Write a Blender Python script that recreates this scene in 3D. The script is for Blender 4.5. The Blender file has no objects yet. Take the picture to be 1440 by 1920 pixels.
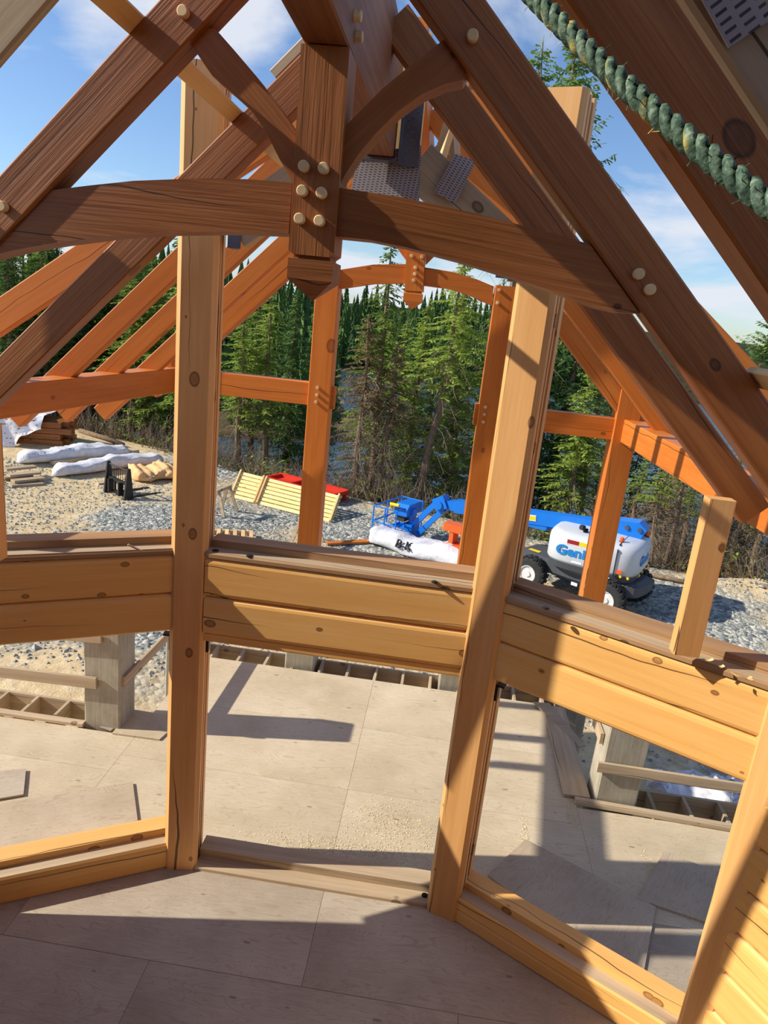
import bpy, bmesh, math, random
import numpy as np
from mathutils import Matrix, Vector
R_ = random.Random(7)
SC = bpy.context.scene
COL = SC.collection
# ------------------------------------------------------------------ camera (solved from the photograph's vanishing points)
FPX, CAMH = 1333.0, 5.08
def _n(v): return v / np.linalg.norm(v)
_ZV = (220.0, 5720.0)
def _hor(x): return 960 - (FPX * FPX + (x - 720) * (_ZV[0] - 720)) / (_ZV[1] - 960)
_D = _n(np.array([_ZV[0] - 720, _ZV[1] - 960, FPX]))
_Y = np.array([860 - 720, _hor(860) - 960, FPX]); _Y = _n(_Y - _D * (_Y @ _D))
_RW = np.stack([np.cross(_Y, -_D), _Y, -_D])
def ray(px, py): return _RW @ np.array([px - 720, py - 960, FPX])
_O = np.array([0, 0, CAMH])
def atz(px, py, z): r = ray(px, py); return _O + r * ((z - CAMH) / r[2])
def aty(px, py, y): r = ray(px, py); return _O + r * (y / r[1])
def atpl(px, py, n, c): r = ray(px, py); n = np.array(n, float); return _O + r * ((c - n @ _O) / (n @ r))
cam = bpy.data.cameras.new('camera'); camo = bpy.data.objects.new('camera', cam); COL.objects.link(camo)
cam.sensor_fit = 'VERTICAL'; cam.sensor_height = 36; cam.lens = FPX / 1920 * 36; cam.clip_start = .05; cam.clip_end = 1500
_m = Matrix.Identity(4)
for i in range(3):
    _m[i][0] = _RW[i, 0]; _m[i][1] = -_RW[i, 1]; _m[i][2] = -_RW[i, 2]
_m[2][3] = CAMH
camo.matrix_world = _m
SC.camera = camo
SC.view_settings.view_transform = 'Standard'; SC.view_settings.look = 'None'
SC.view_settings.gamma = 1; SC.view_settings.use_curve_mapping = False
SC.view_settings.exposure = 0.0
# ------------------------------------------------------------------ sun and sky
SUN = Vector((1, .165, -.645)).normalized()
sl = bpy.data.lights.new('sun', 'SUN'); sl.energy = 6.2; sl.angle = .0093; sl.color = (1, .92, .79)
so = bpy.data.objects.new('sun', sl); COL.objects.link(so); so.rotation_mode = 'QUATERNION'
so.rotation_quaternion = SUN.to_track_quat('-Z', 'Y'); so.location = (-20, -2, 20)
W = bpy.data.worlds.new('sky'); SC.world = W; W.use_nodes = True
def world():
    nt = W.node_tree; N = nt.nodes; L = nt.links; N.clear()
    out = N.new('ShaderNodeOutputWorld'); bg = N.new('ShaderNodeBackground')
    sky = N.new('ShaderNodeTexSky'); sky.sky_type = 'NISHITA'; sky.sun_disc = False
    sky.sun_elevation = math.radians(32.7); sky.sun_rotation = math.atan2(-1, -.10)
    sky.air_density = 1.0; sky.dust_density = .35; sky.ozone_density = 2.2
    tc = N.new('ShaderNodeTexCoord'); sp = N.new('ShaderNodeSeparateXYZ'); L.new(tc.outputs['Generated'], sp.inputs[0])
    def mth(op, a, b=None):
        m = N.new('ShaderNodeMath'); m.operation = op
        for i, v in enumerate((a, b)):
            if v is None: continue
            if isinstance(v, (int, float)): m.inputs[i].default_value = v
            else: L.new(v, m.inputs[i])
        return m.outputs[0]
    zz = mth('ADD', mth('MAXIMUM', sp.outputs[2], 0.0), .22)
    cx = mth('DIVIDE', sp.outputs[0], zz); cy = mth('DIVIDE', sp.outputs[1], zz)
    cb = N.new('ShaderNodeCombineXYZ'); L.new(cx, cb.inputs[0]); L.new(cy, cb.inputs[1]); cb.inputs[2].default_value = 3.7
    no = N.new('ShaderNodeTexNoise'); no.inputs['Scale'].default_value = 1.15; no.inputs['Detail'].default_value = 9
    no.inputs['Roughness'].default_value = .55; no.inputs['Distortion'].default_value = .25; L.new(cb.outputs[0], no.inputs['Vector'])
    rp = N.new('ShaderNodeValToRGB'); rp.color_ramp.elements[0].position = .49; rp.color_ramp.elements[1].position = .62
    L.new(no.outputs['Fac'], rp.inputs[0])
    sc = N.new('ShaderNodeVectorMath'); sc.operation = 'SCALE'; sc.inputs[3].default_value = .135; L.new(sky.outputs[0], sc.inputs[0])
    tint = N.new('ShaderNodeMix'); tint.data_type = 'RGBA'; tint.blend_type = 'MULTIPLY'; tint.inputs[0].default_value = 1
    tint.inputs[7].default_value = (.86, .98, 1.17, 1); L.new(sc.outputs[0], tint.inputs[6])
    mx = N.new('ShaderNodeMix'); mx.data_type = 'RGBA'; mx.inputs[7].default_value = (.80, .84, .92, 1)
    L.new(mth('MULTIPLY', rp.outputs[0], .92), mx.inputs[0]); L.new(tint.outputs[2], mx.inputs[6])
    L.new(mx.outputs[2], bg.inputs[0]); bg.inputs[1].default_value = 1.0; L.new(bg.outputs[0], out.inputs[0])
world()
# ------------------------------------------------------------------ materials
def srgb(r, g, b):
    f = lambda c: (c / 255 / 12.92) if c / 255 <= .04045 else ((c / 255 + .055) / 1.055) ** 2.4
    return (f(r), f(g), f(b), 1)
class NT:
    def __init__(s, name):
        s.m = bpy.data.materials.new(name); s.m.use_nodes = True; s.t = s.m.node_tree; s.N = s.t.nodes; s.L = s.t.links
        s.b = s.N['Principled BSDF']; s.tc = None
    def n(s, t, **kw):
        o = s.N.new('ShaderNode' + t)
        for k, v in kw.items():
            if k.startswith('i_'): o.inputs[k[2:].replace('_', ' ')].default_value = v
            else: setattr(o, k, v)
        return o
    def l(s, a, b): s.L.new(a, b)
    def math(s, op, a, b=None, c=None, clamp=False):
        m = s.n('Math', operation=op); m.use_clamp = clamp
        for i, v in enumerate((a, b, c)):
            if v is None: continue
            if isinstance(v, (int, float)): m.inputs[i].default_value = v
            else: s.l(v, m.inputs[i])
        return m.outputs[0]
    def coord(s, scale, rnd=True):
        if s.tc is None:
            s.tc = s.n('TexCoord'); s.oi = s.n('ObjectInfo')
        src = s.tc.outputs['Object']
        if rnd:
            cb = s.n('CombineXYZ'); r = s.oi.outputs['Random']
            s.l(s.math('MULTIPLY', r, 37.0), cb.inputs[0]); s.l(s.math('MULTIPLY', r, 3.1), cb.inputs[1]); s.l(s.math('MULTIPLY', r, 5.7), cb.inputs[2])
            va = s.n('VectorMath', operation='ADD'); s.l(src, va.inputs[0]); s.l(cb.outputs[0], va.inputs[1]); src = va.outputs[0]
        mp = s.n('VectorMath', operation='MULTIPLY'); s.l(src, mp.inputs[0]); mp.inputs[1].default_value = scale
        return mp.outputs[0]
    def noise(s, vec, scale, detail=4, rough=.55, dist=0):
        o = s.n('TexNoise'); s.l(vec, o.inputs['Vector']); o.inputs['Scale'].default_value = scale
        o.inputs['Detail'].default_value = detail; o.inputs['Roughness'].default_value = rough; o.inputs['Distortion'].default_value = dist
        return o.outputs['Fac']
    def ramp(s, fac, stops, interp='LINEAR'):
        o = s.n('ValToRGB'); cr = o.color_ramp; cr.interpolation = interp
        while len(cr.elements) < len(stops): cr.elements.new(.5)
        for e, (p, c) in zip(cr.elements, stops): e.position = p; e.color = c if len(c) == 4 else (*c, 1)
        s.l(fac, o.inputs[0]); return o.outputs[0]
    def mix(s, fac, a, b, mode='MIX'):
        o = s.n('Mix', data_type='RGBA', blend_type=mode)
        for sock, v in ((o.inputs[0], fac), (o.inputs[6], a), (o.inputs[7], b)):
            if isinstance(v, (int, float)): sock.default_value = v
            elif isinstance(v, tuple): sock.default_value = v
            else: s.l(v, sock)
        return o.outputs[2]
    def bump(s, h, strength=.2, dist=.01):
        o = s.n('Bump'); o.inputs['Strength'].default_value = strength; o.inputs['Distance'].default_value = dist
        s.l(h, o.inputs['Height']); s.l(o.outputs[0], s.b.inputs['Normal'])
    def done(s, col, rough=.6, metal=0., spec=.4):
        for sock, v in ((s.b.inputs['Base Color'], col), (s.b.inputs['Roughness'], rough), (s.b.inputs['Metallic'], metal)):
            if isinstance(v, (int, float)): sock.default_value = v
            elif isinstance(v, tuple): sock.default_value = v
            else: s.l(v, sock)
        s.b.inputs['Specular IOR Level'].default_value = spec
        return s.m
GR, BK, WH = (.5, .5, .5, 1), (0, 0, 0, 1), (1, 1, 1, 1)
def wood(name, dark, mid, light, knots=.5, knot_col=(58, 30, 12), knot_sc=1.6, crack=.0, rough=.5, spec=.35, grain=1.0, bmp=.25):
    """grain runs along local X"""
    t = NT(name)
    v = t.coord((.5, 4, 4)); f = t.noise(v, 1.3, 5, .6, .5)
    v2 = t.coord((1.6, 90, 90)); g = t.noise(v2, 1.0, 3, .6)
    w = t.noise(t.coord((.45, 26, 26)), 1.0, 3, .55, .6)
    mixf = t.math('ADD', t.math('MULTIPLY', f, .50), t.math('ADD', t.math('MULTIPLY', g, .22), t.math('MULTIPLY', w, .28 * grain)))
    col = t.ramp(mixf, [(.3, srgb(*dark)), (.5, srgb(*mid)), (.7, srgb(*light))])
    # per-piece tone
    tone = t.math('ADD', t.math('MULTIPLY', t.oi.outputs['Random'], .22), .89)
    cbt = t.n('CombineColor'); [t.l(tone, cbt.inputs[i]) for i in range(3)]
    col = t.mix(1.0, col, cbt.outputs[0], 'MULTIPLY')
    h = mixf
    if knots > 0:
        vo = t.n('TexVoronoi', feature='F1'); t.l(t.coord((knot_sc, knot_sc * 1.5, knot_sc * 1.5)), vo.inputs['Vector']); vo.inputs['Scale'].default_value = 1
        d = vo.outputs['Distance']
        sel = t.n('SeparateColor'); t.l(vo.outputs['Color'], sel.inputs[0])
        on = t.math('LESS_THAN', sel.outputs[0], knots)
        size = t.math('ADD', t.math('MULTIPLY', t.math('POWER', sel.outputs[1], 1.6), .17), .05)
        q = t.math('DIVIDE', d, size)
        ring = t.ramp(q, [(.0, (.75, .75, .75)), (.55, (.62, .62, .62)), (.82, (1, 1, 1)), (1.0, (0, 0, 0))])
        kf = t.math('MULTIPLY', ring, t.math('MULTIPLY', on, t.math('LESS_THAN', q, 1.0)))
        col = t.mix(t.math('MULTIPLY', kf, .85), col, srgb(*knot_col))
    if crack > 0:
        sx = t.n('SeparateXYZ'); t.l(t.coord((1, 1, 1)), sx.inputs[0])
        wob = t.noise(t.coord((.8, .3, .3)), 1.0, 3, .5)
        lin = t.math('ADD', t.math('ADD', t.math('MULTIPLY', sx.outputs[1], 3.1), t.math('MULTIPLY', sx.outputs[2], 4.3)), t.math('MULTIPLY', wob, .8))
        msk = t.noise(t.coord((.7, 1.5, 1.5)), 1.0, 1, .3)
        wd = t.math('MULTIPLY', t.math('MAXIMUM', t.math('SUBTRACT', msk, .46), 0.0), crack * 12)
        cl = t.math('LESS_THAN', t.math('ABSOLUTE', t.math('SUBTRACT', t.math('FRACT', lin), .5)), wd)
        col = t.mix(t.math('MULTIPLY', cl, .8), col, srgb(40, 20, 8))
    t.bump(mixf, bmp, .004 if bmp < .5 else .012)
    return t.done(col, rough, 0, spec)
M = {}
M['truss'] = wood('stained timber', (110, 62, 28), (144, 86, 42), (168, 108, 58), .6, (56, 28, 12), 2.2, .007, .45, bmp=.8)
M['ridge'] = wood('rough sawn stained beam', (84, 48, 28), (118, 72, 46), (146, 100, 74), .3, (60, 34, 20), 2.2, 0, .6, .3, 1.5)
M['orange'] = wood('orange stained timber', (176, 94, 30), (200, 114, 42), (214, 132, 56), .6, (116, 56, 18), 2.0, .006, .5)
M['pine'] = wood('oiled pine log', (224, 164, 90), (236, 182, 106), (242, 196, 126), 1.1, (112, 58, 24), 3.3, .007, .5)
M['pine_post'] = wood('planed pine post', (204, 150, 90), (220, 166, 104), (230, 182, 124), .9, (100, 54, 26), 3.2, .009, .5)
M['weathered'] = wood('weathered lumber', (150, 130, 104), (180, 160, 132), (202, 184, 156), .6, (90, 66, 46), 2.4, .006, .8, .2)
M['lumber'] = wood('fresh framing lumber', (206, 164, 108), (224, 186, 132), (236, 204, 156), .7, (120, 74, 40), 2.4, 0, .65, .25)
M['slat'] = wood('bright spruce slat', (226, 196, 120), (240, 214, 142), (248, 228, 166), .4, (150, 100, 50), 2, 0, .7, .2)
M['peg'] = wood('hardwood peg', (196, 160, 112), (220, 188, 140), (232, 206, 160), 0, rough=.6)
M['capwood'] = wood('weathered sill plank', (142, 108, 74), (170, 134, 96), (192, 158, 120), .6, (60, 36, 20), 2.4, .005, .6)
M['chip'] = wood('pale wood chip', (224, 190, 120), (238, 206, 140), (246, 222, 164), 0, rough=.8)
def plywood(name, a, b, c, stain):
    t = NT(name)
    f = t.noise(t.coord((.55, 2.2, 1)), 1.6, 3, .5, 1.2)
    lines = t.math('FRACT', t.math('MULTIPLY', f, 24.0))
    ln = t.math('LESS_THAN', t.math('ABSOLUTE', t.math('SUBTRACT', lines, .5)), .085)
    big = t.noise(t.coord((.7, .7, .7)), 1.4, 4, .6)
    col = t.ramp(big, [(.3, srgb(*a)), (.5, srgb(*b)), (.72, srgb(*c))])
    fine = t.noise(t.coord((6, 60, 1)), 1, 3, .6)
    col = t.mix(t.math('MULTIPLY', t.math('SUBTRACT', fine, .35, None, True), .55), col, srgb(*stain))
    col = t.mix(t.math('MULTIPLY', ln, .2), col, srgb(128, 90, 62))
    vo = t.n('TexVoronoi', feature='F1'); t.l(t.coord((2.6, 7.0, 1)), vo.inputs['Vector']); vo.inputs['Scale'].default_value = 1
    sel = t.n('SeparateColor'); t.l(vo.outputs['Color'], sel.inputs[0])
    kd = t.math('MULTIPLY', t.math('LESS_THAN', vo.outputs['Distance'], t.math('MULTIPLY', sel.outputs[1], .10)), t.math('LESS_THAN', sel.outputs[0], .5))
    col = t.mix(t.math('MULTIPLY', kd, .5), col, srgb(96, 66, 44))
    tone = t.math('ADD', t.math('MULTIPLY', t.oi.outputs['Random'], .16), .92)
    cbt = t.n('CombineColor'); [t.l(tone, cbt.inputs[i]) for i in range(3)]
    col = t.mix(1.0, col, cbt.outputs[0], 'MULTIPLY')
    t.bump(t.math('ADD', f, t.math('MULTIPLY', fine, .3)), .15, .004)
    return t.done(col, .8, 0, .2)
M['ply_in'] = plywood('weathered plywood floor', (158, 146, 128), (178, 166, 148), (192, 182, 162), (122, 104, 90))
M['ply_out'] = plywood('sunbleached plywood deck', (186, 172, 144), (202, 188, 160), (212, 200, 174), (160, 134, 106))
M['ply_grey'] = plywood('greyed plywood offcut', (172, 156, 132), (190, 174, 150), (204, 188, 164), (140, 120, 96))
def flat(name, c, rough=.5, metal=0, spec=.4, var=.12, sc=6):
    t = NT(name); v = t.coord((sc, sc, sc)); f = t.noise(v, 1, 5, .6)
    c0 = srgb(*c); lo = tuple(x * (1 - var) for x in c0[:3]); hi = tuple(min(1, x * (1 + var)) for x in c0[:3])
    col = t.ramp(f, [(.3, lo), (.7, hi)]); t.bump(f, .08, .004)
    return t.done(col, rough, metal, spec)
M['black'] = flat('black rubber', (22, 22, 24), .6)
M['blacksteel'] = flat('black painted steel', (36, 36, 38), .5)
M['steel'] = flat('galvanised steel', (120, 122, 132), .38, .85)
M['nail'] = flat('gold coated screw', (186, 140, 60), .35, .8)
M['blue'] = flat('blue lift paint', (12, 116, 214), .35, 0, .5, .05)
M['grey'] = flat('light grey lift shell', (196, 200, 206), .35, 0, .5, .03)
M['dkgrey'] = flat('charcoal lift chassis', (74, 77, 82), .5, 0, .4, .06)
M['tyre'] = flat('tyre rubber', (52, 52, 52), .85, 0, .2)
M['rim'] = flat('pale wheel rim', (206, 206, 204), .5)
M['redpaint'] = flat('red painted steel', (206, 52, 32), .5)
M['orangepaint'] = flat('orange painted steel', (218, 96, 34), .5)
M['yellow'] = flat('yellow plastic', (240, 200, 30), .5)
M['white'] = flat('white print', (238, 238, 236), .6, var=.02)
M['dred'] = flat('dark red print', (150, 24, 30), .6, var=.02)
M['lblue'] = flat('blue lettering', (20, 128, 200), .5, var=.02)
M['ink'] = flat('black marker', (46, 46, 44), .8)
M['beacon'] = flat('amber beacon lens', (232, 92, 30), .3)
M['glassdark'] = flat('smoked panel', (66, 62, 58), .3)
def concrete():
    t = NT('board formed concrete'); f = t.noise(t.coord((3, 3, 3)), 1, 6, .65); g = t.noise(t.coord((40, 40, 2)), 1, 3, .6)
    col = t.ramp(t.math('ADD', t.math('MULTIPLY', f, .6), t.math('MULTIPLY', g, .4)), [(.3, srgb(138, 130, 112)), (.5, srgb(166, 158, 140)), (.7, srgb(186, 180, 164))])
    t.bump(g, .2, .006); return t.done(col, .85, 0, .2)
M['concrete'] = concrete()
def gravel():
    t = NT('gravel and sand'); 
    vo = t.n('TexVoronoi', feature='F1'); t.l(t.coord((1, 1, 1), False), vo.inputs['Vector']); vo.inputs['Scale'].default_value = 9
    sep = t.n('SeparateColor'); t.l(vo.outputs['Color'], sep.inputs[0])
    st = t.ramp(sep.outputs[0], [(.0, srgb(104, 108, 106)), (.45, srgb(148, 150, 144)), (1, srgb(200, 196, 182))])
    sand = t.ramp(t.noise(t.coord((1, 1, 1), False), 3, 8, .65), [(.3, srgb(188, 164, 122)), (.7, srgb(226, 204, 164))])
    big = t.noise(t.coord((1, 1, 1), False), .16, 5, .6, .4)
    sp = t.n('SeparateXYZ'); t.l(t.tc.outputs['Object'], sp.inputs[0])
    edge = t.math('MULTIPLY', t.math('SUBTRACT', t.math('ADD', sp.outputs[1], t.math('MULTIPLY', sp.outputs[0], .5)), 13.5), -.02)
    left = t.math('MULTIPLY', t.math('SUBTRACT', -9.0, sp.outputs[0]), .035)
    near = t.math('MULTIPLY', t.math('SUBTRACT', 12.0, sp.outputs[1]), .06)
    m = t.ramp(t.math('ADD', big, t.math('ADD', t.math('MAXIMUM', left, 0.0), t.math('MAXIMUM', near, 0.0))), [(.49, BK), (.60, WH)])
    col = t.mix(m, st, sand)
    h = t.math('ADD', t.math('MULTIPLY', t.math('SUBTRACT', 1.0, vo.outputs['Distance']), t.math('SUBTRACT', 1.0, m)), t.math('MULTIPLY', t.noise(t.coord((1, 1, 1), False), 5, 6, .7), .8))
    t.bump(h, .9, .06); return t.done(col, .95, 0, .1)
M['gravel'] = gravel()
def stone():
    t = NT('crushed rock'); f = t.noise(t.coord((1, 1, 1), False), 7, 2, .5)
    return t.done(t.ramp(f, [(.3, srgb(108, 112, 110)), (.5, srgb(150, 152, 146)), (.7, srgb(194, 190, 174))]), .9, 0, .15)
M['stone'] = stone()
M['sand'] = flat('loose sand', (214, 184, 132), .95, 0, .1, .2, 3)
def forestfloor():
    t = NT('brushy bank'); f = t.noise(t.coord((1, 1, 1), False), 2.2, 8, .7)
    t.bump(f, .8, .1); return t.done(t.ramp(f, [(.3, srgb(64, 56, 38)), (.55, srgb(96, 84, 58)), (.75, srgb(120, 110, 70))]), .95, 0, .1)
M['bank'] = forestfloor()
M['understory'] = flat('dark forest floor', (46, 58, 34), .95, 0, .1, .4, .3)
def water():
    t = NT('lake water'); f = t.noise(t.coord((.5, 1.6, 1), False), 1.1, 4, .6, .4)
    t.bump(f, .5, .25); return t.done(srgb(58, 84, 98), .12, 0, .6)
M['water'] = water()
def leaf(name, a, b, c, tr=.35):
    t = NT(name); f = t.noise(t.coord((1, 1, 1)), 1.6, 3, .6)
    f2 = t.math('ADD', t.math('MULTIPLY', f, .7), t.math('MULTIPLY', t.oi.outputs['Random'], .3))
    col = t.ramp(f2, [(.25, srgb(*a)), (.5, srgb(*b)), (.75, srgb(*c))])
    t.done(col, .7, 0, .2)
    tl = t.n('BsdfTranslucent'); t.l(col, tl.inputs[0]); ms = t.n('MixShader'); ms.inputs[0].default_value = tr
    t.l(t.b.outputs[0], ms.inputs[1]); t.l(tl.outputs[0], ms.inputs[2]); t.l(ms.outputs[0], t.N['Material Output'].inputs[0])
    return t.m
M['needles'] = leaf('spruce needles', (92, 114, 50), (136, 158, 68), (178, 192, 92), .42)
M['needles_dk'] = leaf('dark spruce needles', (54, 80, 46), (80, 110, 56), (112, 140, 68), .3)
M['needles_pine'] = leaf('pine needles', (100, 130, 70), (134, 160, 86), (164, 182, 104))
M['needles_dead'] = leaf('brown dead needles', (104, 84, 60), (128, 104, 74), (146, 124, 90), .2)
M['bark'] = flat('grey bark', (124, 106, 88), .95, 0, .1, .35, 9)
M['twig'] = flat('bare twig', (134, 118, 100), .95, 0, .1, .25, 3)
def tarp():
    t = NT('white building wrap'); f = t.noise(t.coord((1, 1, 1)), 5, 4, .6)
    col = t.ramp(f, [(.3, srgb(196, 196, 204)), (.7, srgb(222, 222, 226))])
    t.bump(t.noise(t.coord((1, 1, 1)), 7, 5, .6, .8), .6, .03); return t.done(col, .55, 0, .4)
M['tarp'] = tarp()
def tarp_print():
    t = NT('printed lumber wrap'); br = t.n('TexBrick'); sq = t.n('SeparateXYZ'); t.l(t.coord((1, 1, 1)), sq.inputs[0]); cq = t.n('CombineXYZ'); t.l(sq.outputs[0], cq.inputs[0]); t.l(t.math('ADD', sq.outputs[1], sq.outputs[2]), cq.inputs[1]); t.l(cq.outputs[0], br.inputs['Vector'])
    br.inputs['Scale'].default_value = 1.2; br.inputs['Mortar Size'].default_value = .09
    br.inputs['Color1'].default_value = srgb(206, 70, 70); br.inputs['Color2'].default_value = srgb(150, 176, 120); br.inputs['Mortar'].default_value = srgb(228, 228, 232)
    f = t.noise(t.coord((1, 1, 1)), 9, 2, .5); m = t.ramp(f, [(.50, WH), (.54, BK)])
    return t.done(t.mix(m, br.outputs['Color'], srgb(228, 228, 232)), .5, 0, .4)
M['tarp_print'] = tarp_print()
M['tarp_tan'] = flat('tan tarpaulin', (222, 178, 126), .7, 0, .2, .15, 4)
def gang():
    t = NT('punched truss plate'); b = t.n('TexBrick'); t.l(t.coord((1, 1, 1), False), b.inputs['Vector']); b.inputs['Scale'].default_value = 16
    b.inputs['Brick Width'].default_value = .26; b.inputs['Row Height'].default_value = .5; b.inputs['Mortar Size'].default_value = .085; b.inputs['Mortar Smooth'].default_value = 0; b.offset = .5
    b.inputs['Color1'].default_value = srgb(74, 68, 70); b.inputs['Color2'].default_value = srgb(92, 84, 86); b.inputs['Mortar'].default_value = srgb(176, 168, 168)
    t.bump(b.outputs['Fac'], .9, .004); return t.done(b.outputs['Color'], .5, .35)
M['gang'] = gang()
def rope():
    t = NT('green twisted rope'); f = t.noise(t.coord((1, 1, 1)), 90, 3, .6); g = t.noise(t.coord((1, 1, 1)), 14, 2, .5)
    c = t.ramp(f, [(.3, srgb(36, 54, 46)), (.55, srgb(82, 106, 90)), (.75, srgb(150, 166, 148))])
    c = t.mix(t.ramp(g, [(.60, BK), (.68, WH)]), c, srgb(186, 170, 90)); t.bump(f, .8, .003); return t.done(c, .7, 0, .2)
M['rope'] = rope()
M['sawdust'] = flat('sawdust', (230, 212, 168), .95, 0, .1)
# ------------------------------------------------------------------ mesh helpers
WM = {}
class MB:
    def __init__(s): s.v = []; s.f = []
    def add(s, vs, fs):
        o = len(s.v); s.v += [tuple(map(float, p)) for p in vs]; s.f += [tuple(i + o for i in f) for f in fs]; return s
    def box(s, c, d, rot=None):
        vs = []
        for i in (-1, 1):
            for j in (-1, 1):
                for k in (-1, 1):
                    p = Vector((i * d[0] / 2, j * d[1] / 2, k * d[2] / 2))
                    if rot is not None: p = rot @ p
                    vs.append(p + Vector(c))
        return s.add(vs, [(0, 1, 3, 2), (4, 6, 7, 5), (0, 4, 5, 1), (2, 3, 7, 6), (0, 2, 6, 4), (1, 5, 7, 3)])
    def bar(s, a, b, w, h, up=(0, 0, 1)):
        a, b = Vector(a), Vector(b); x = (b - a); L = x.length; x.normalize(); y = Vector(up).cross(x)
        if y.length < 1e-4: y = Vector((0, 1, 0)).cross(x)
        y.normalize(); z = x.cross(y)
        return s.box((a + b) / 2, (L, w, h), Matrix((x, y, z)).transposed())
    def tube(s, pts, r, n=8, cap=True):
        pts = [Vector(p) for p in pts]; rr = r if isinstance(r, (list, tuple)) else [r] * len(pts); vs = []; fs = []
        for i, p in enumerate(pts):
            t = (pts[min(i + 1, len(pts) - 1)] - pts[max(i - 1, 0)]).normalized()
            a = t.cross(Vector((0, 0, 1)) if abs(t.z) < .9 else Vector((1, 0, 0))).normalized(); b = t.cross(a)
            vs += [p + (a * math.cos(2 * math.pi * k / n) + b * math.sin(2 * math.pi * k / n)) * rr[i] for k in range(n)]
        for i in range(len(pts) - 1):
            for k in range(n): fs.append((i * n + k, i * n + (k + 1) % n, (i + 1) * n + (k + 1) % n, (i + 1) * n + k))
        if cap: fs += [tuple(range(n)), tuple(reversed(range((len(pts) - 1) * n, len(pts) * n)))]
        return s.add(vs, fs)
    def prism(s, poly, z0, z1):
        n = len(poly)
        return s.add([(x, y, z0) for x, y in poly] + [(x, y, z1) for x, y in poly],
                     [tuple(reversed(range(n))), tuple(range(n, 2 * n))] + [(i, (i + 1) % n, n + (i + 1) % n, n + i) for i in range(n)])
    def extrude_x(s, prof, x0, x1):
        n = len(prof)
        return s.add([(x0, y, z) for y, z in prof] + [(x1, y, z) for y, z in prof],
                     [tuple(range(n)), tuple(reversed(range(n, 2 * n)))] + [(n + i, n + (i + 1) % n, (i + 1) % n, i) for i in range(n)])
    def loft(s, loops, cap=True):
        n = len(loops[0]); vs = [p for l in loops for p in l]; fs = []
        for i in range(len(loops) - 1):
            for k in range(n): fs.append((i * n + k, i * n + (k + 1) % n, (i + 1) * n + (k + 1) % n, (i + 1) * n + k))
        if cap: fs += [tuple(reversed(range(n))), tuple(range((len(loops) - 1) * n, len(loops) * n))]
        return s.add(vs, fs)
def ob(name, mb, mat, parent=None, mtx=None, smooth=False, fix=True):
    me = bpy.data.meshes.new(name); me.from_pydata(mb.v, [], mb.f)
    if fix:
        bm = bmesh.new(); bm.from_mesh(me); bmesh.ops.recalc_face_normals(bm, faces=bm.faces); bm.to_mesh(me); bm.free()
    if smooth: me.polygons.foreach_set('use_smooth', [True] * len(me.polygons))
    me.materials.append(M[mat] if isinstance(mat, str) else mat)
    return link(name, me, parent, mtx)
def link(name, me, parent=None, mtx=None):
    o = bpy.data.objects.new(name, me); COL.objects.link(o); mtx = mtx or Matrix.Identity(4)
    if parent is not None:
        o.parent = parent; o.matrix_parent_inverse = WM[parent.name].inverted()
    o.matrix_basis = mtx; WM[o.name] = mtx
    return o
def tag(o, label, cat, group=None, kind=None):
    if label: o['label'] = label
    if cat: o['category'] = cat
    if group: o['group'] = group
    if kind: o['kind'] = kind
    return o
def empty(name, loc, label=None, cat=None, group=None, kind=None, rz=0):
    m = Matrix.Translation(Vector(loc)) @ Matrix.Rotation(rz, 4, 'Z')
    o = bpy.data.objects.new(name, None); COL.objects.link(o); o.empty_display_size = .2; o.matrix_basis = m; WM[o.name] = m
    return tag(o, label, cat, group, kind)
def copy_tree(o, mtx, parent=None, label=None):
    c = o.copy(); COL.objects.link(c); WM[c.name] = mtx
    if parent is not None: c.parent = parent
    c.matrix_basis = mtx
    if label: c['label'] = label
    for ch in list(o.children): copy_tree(ch, ch.matrix_basis.copy(), c)
    return c
def xf(a, b, up=(0, 0, 1)):
    a, b = Vector(a), Vector(b); x = (b - a).normalized(); y = Vector(up).cross(x)
    if y.length < 1e-4: y = Vector((0, 1, 0)).cross(x)
    y.normalize(); z = x.cross(y); m = Matrix((x, y, z)).transposed().to_4x4(); m.translation = a
    return m, (b - a).length
def chbox(L, w, d, c=.008):
    w2, d2 = w / 2, d / 2
    pr = [(-w2 + c, -d2), (w2 - c, -d2), (w2, -d2 + c), (w2, d2 - c), (w2 - c, d2), (-w2 + c, d2), (-w2, d2 - c), (-w2, -d2 + c)]
    return MB().extrude_x(pr, 0, L)
def timber(name, a, b, w, d, mat, up=(0, 0, 1), c=.008, parent=None):
    m, L = xf(a, b, up); return ob(name, chbox(L, w, d, c), mat, parent, m)
def slab(name, pts, y0, y1, mat, ang=0., parent=None):
    """outline in the XZ plane extruded along Y; local X (grain) turned by ang"""
    ox, oz = pts[0]; ca, sa = math.cos(ang), math.sin(ang)
    lp = [((x - ox) * ca + (z - oz) * sa, -(x - ox) * sa + (z - oz) * ca) for x, z in pts]
    mb = MB(); n = len(lp)
    mb.add([(x, 0, z) for x, z in lp] + [(x, y1 - y0, z) for x, z in lp], [tuple(range(n)), tuple(reversed(range(n, 2 * n)))] + [(n + i, n + (i + 1) % n, (i + 1) % n, i) for i in range(n)])
    m = Matrix.Translation((ox, y0, oz)) @ Matrix.Rotation(-ang, 4, 'Y')
    return ob(name, mb, mat, parent, m)
def pxz(pts, y): return [(p[0], p[2]) for p in (aty(a, b, y) for a, b in pts)]
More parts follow.
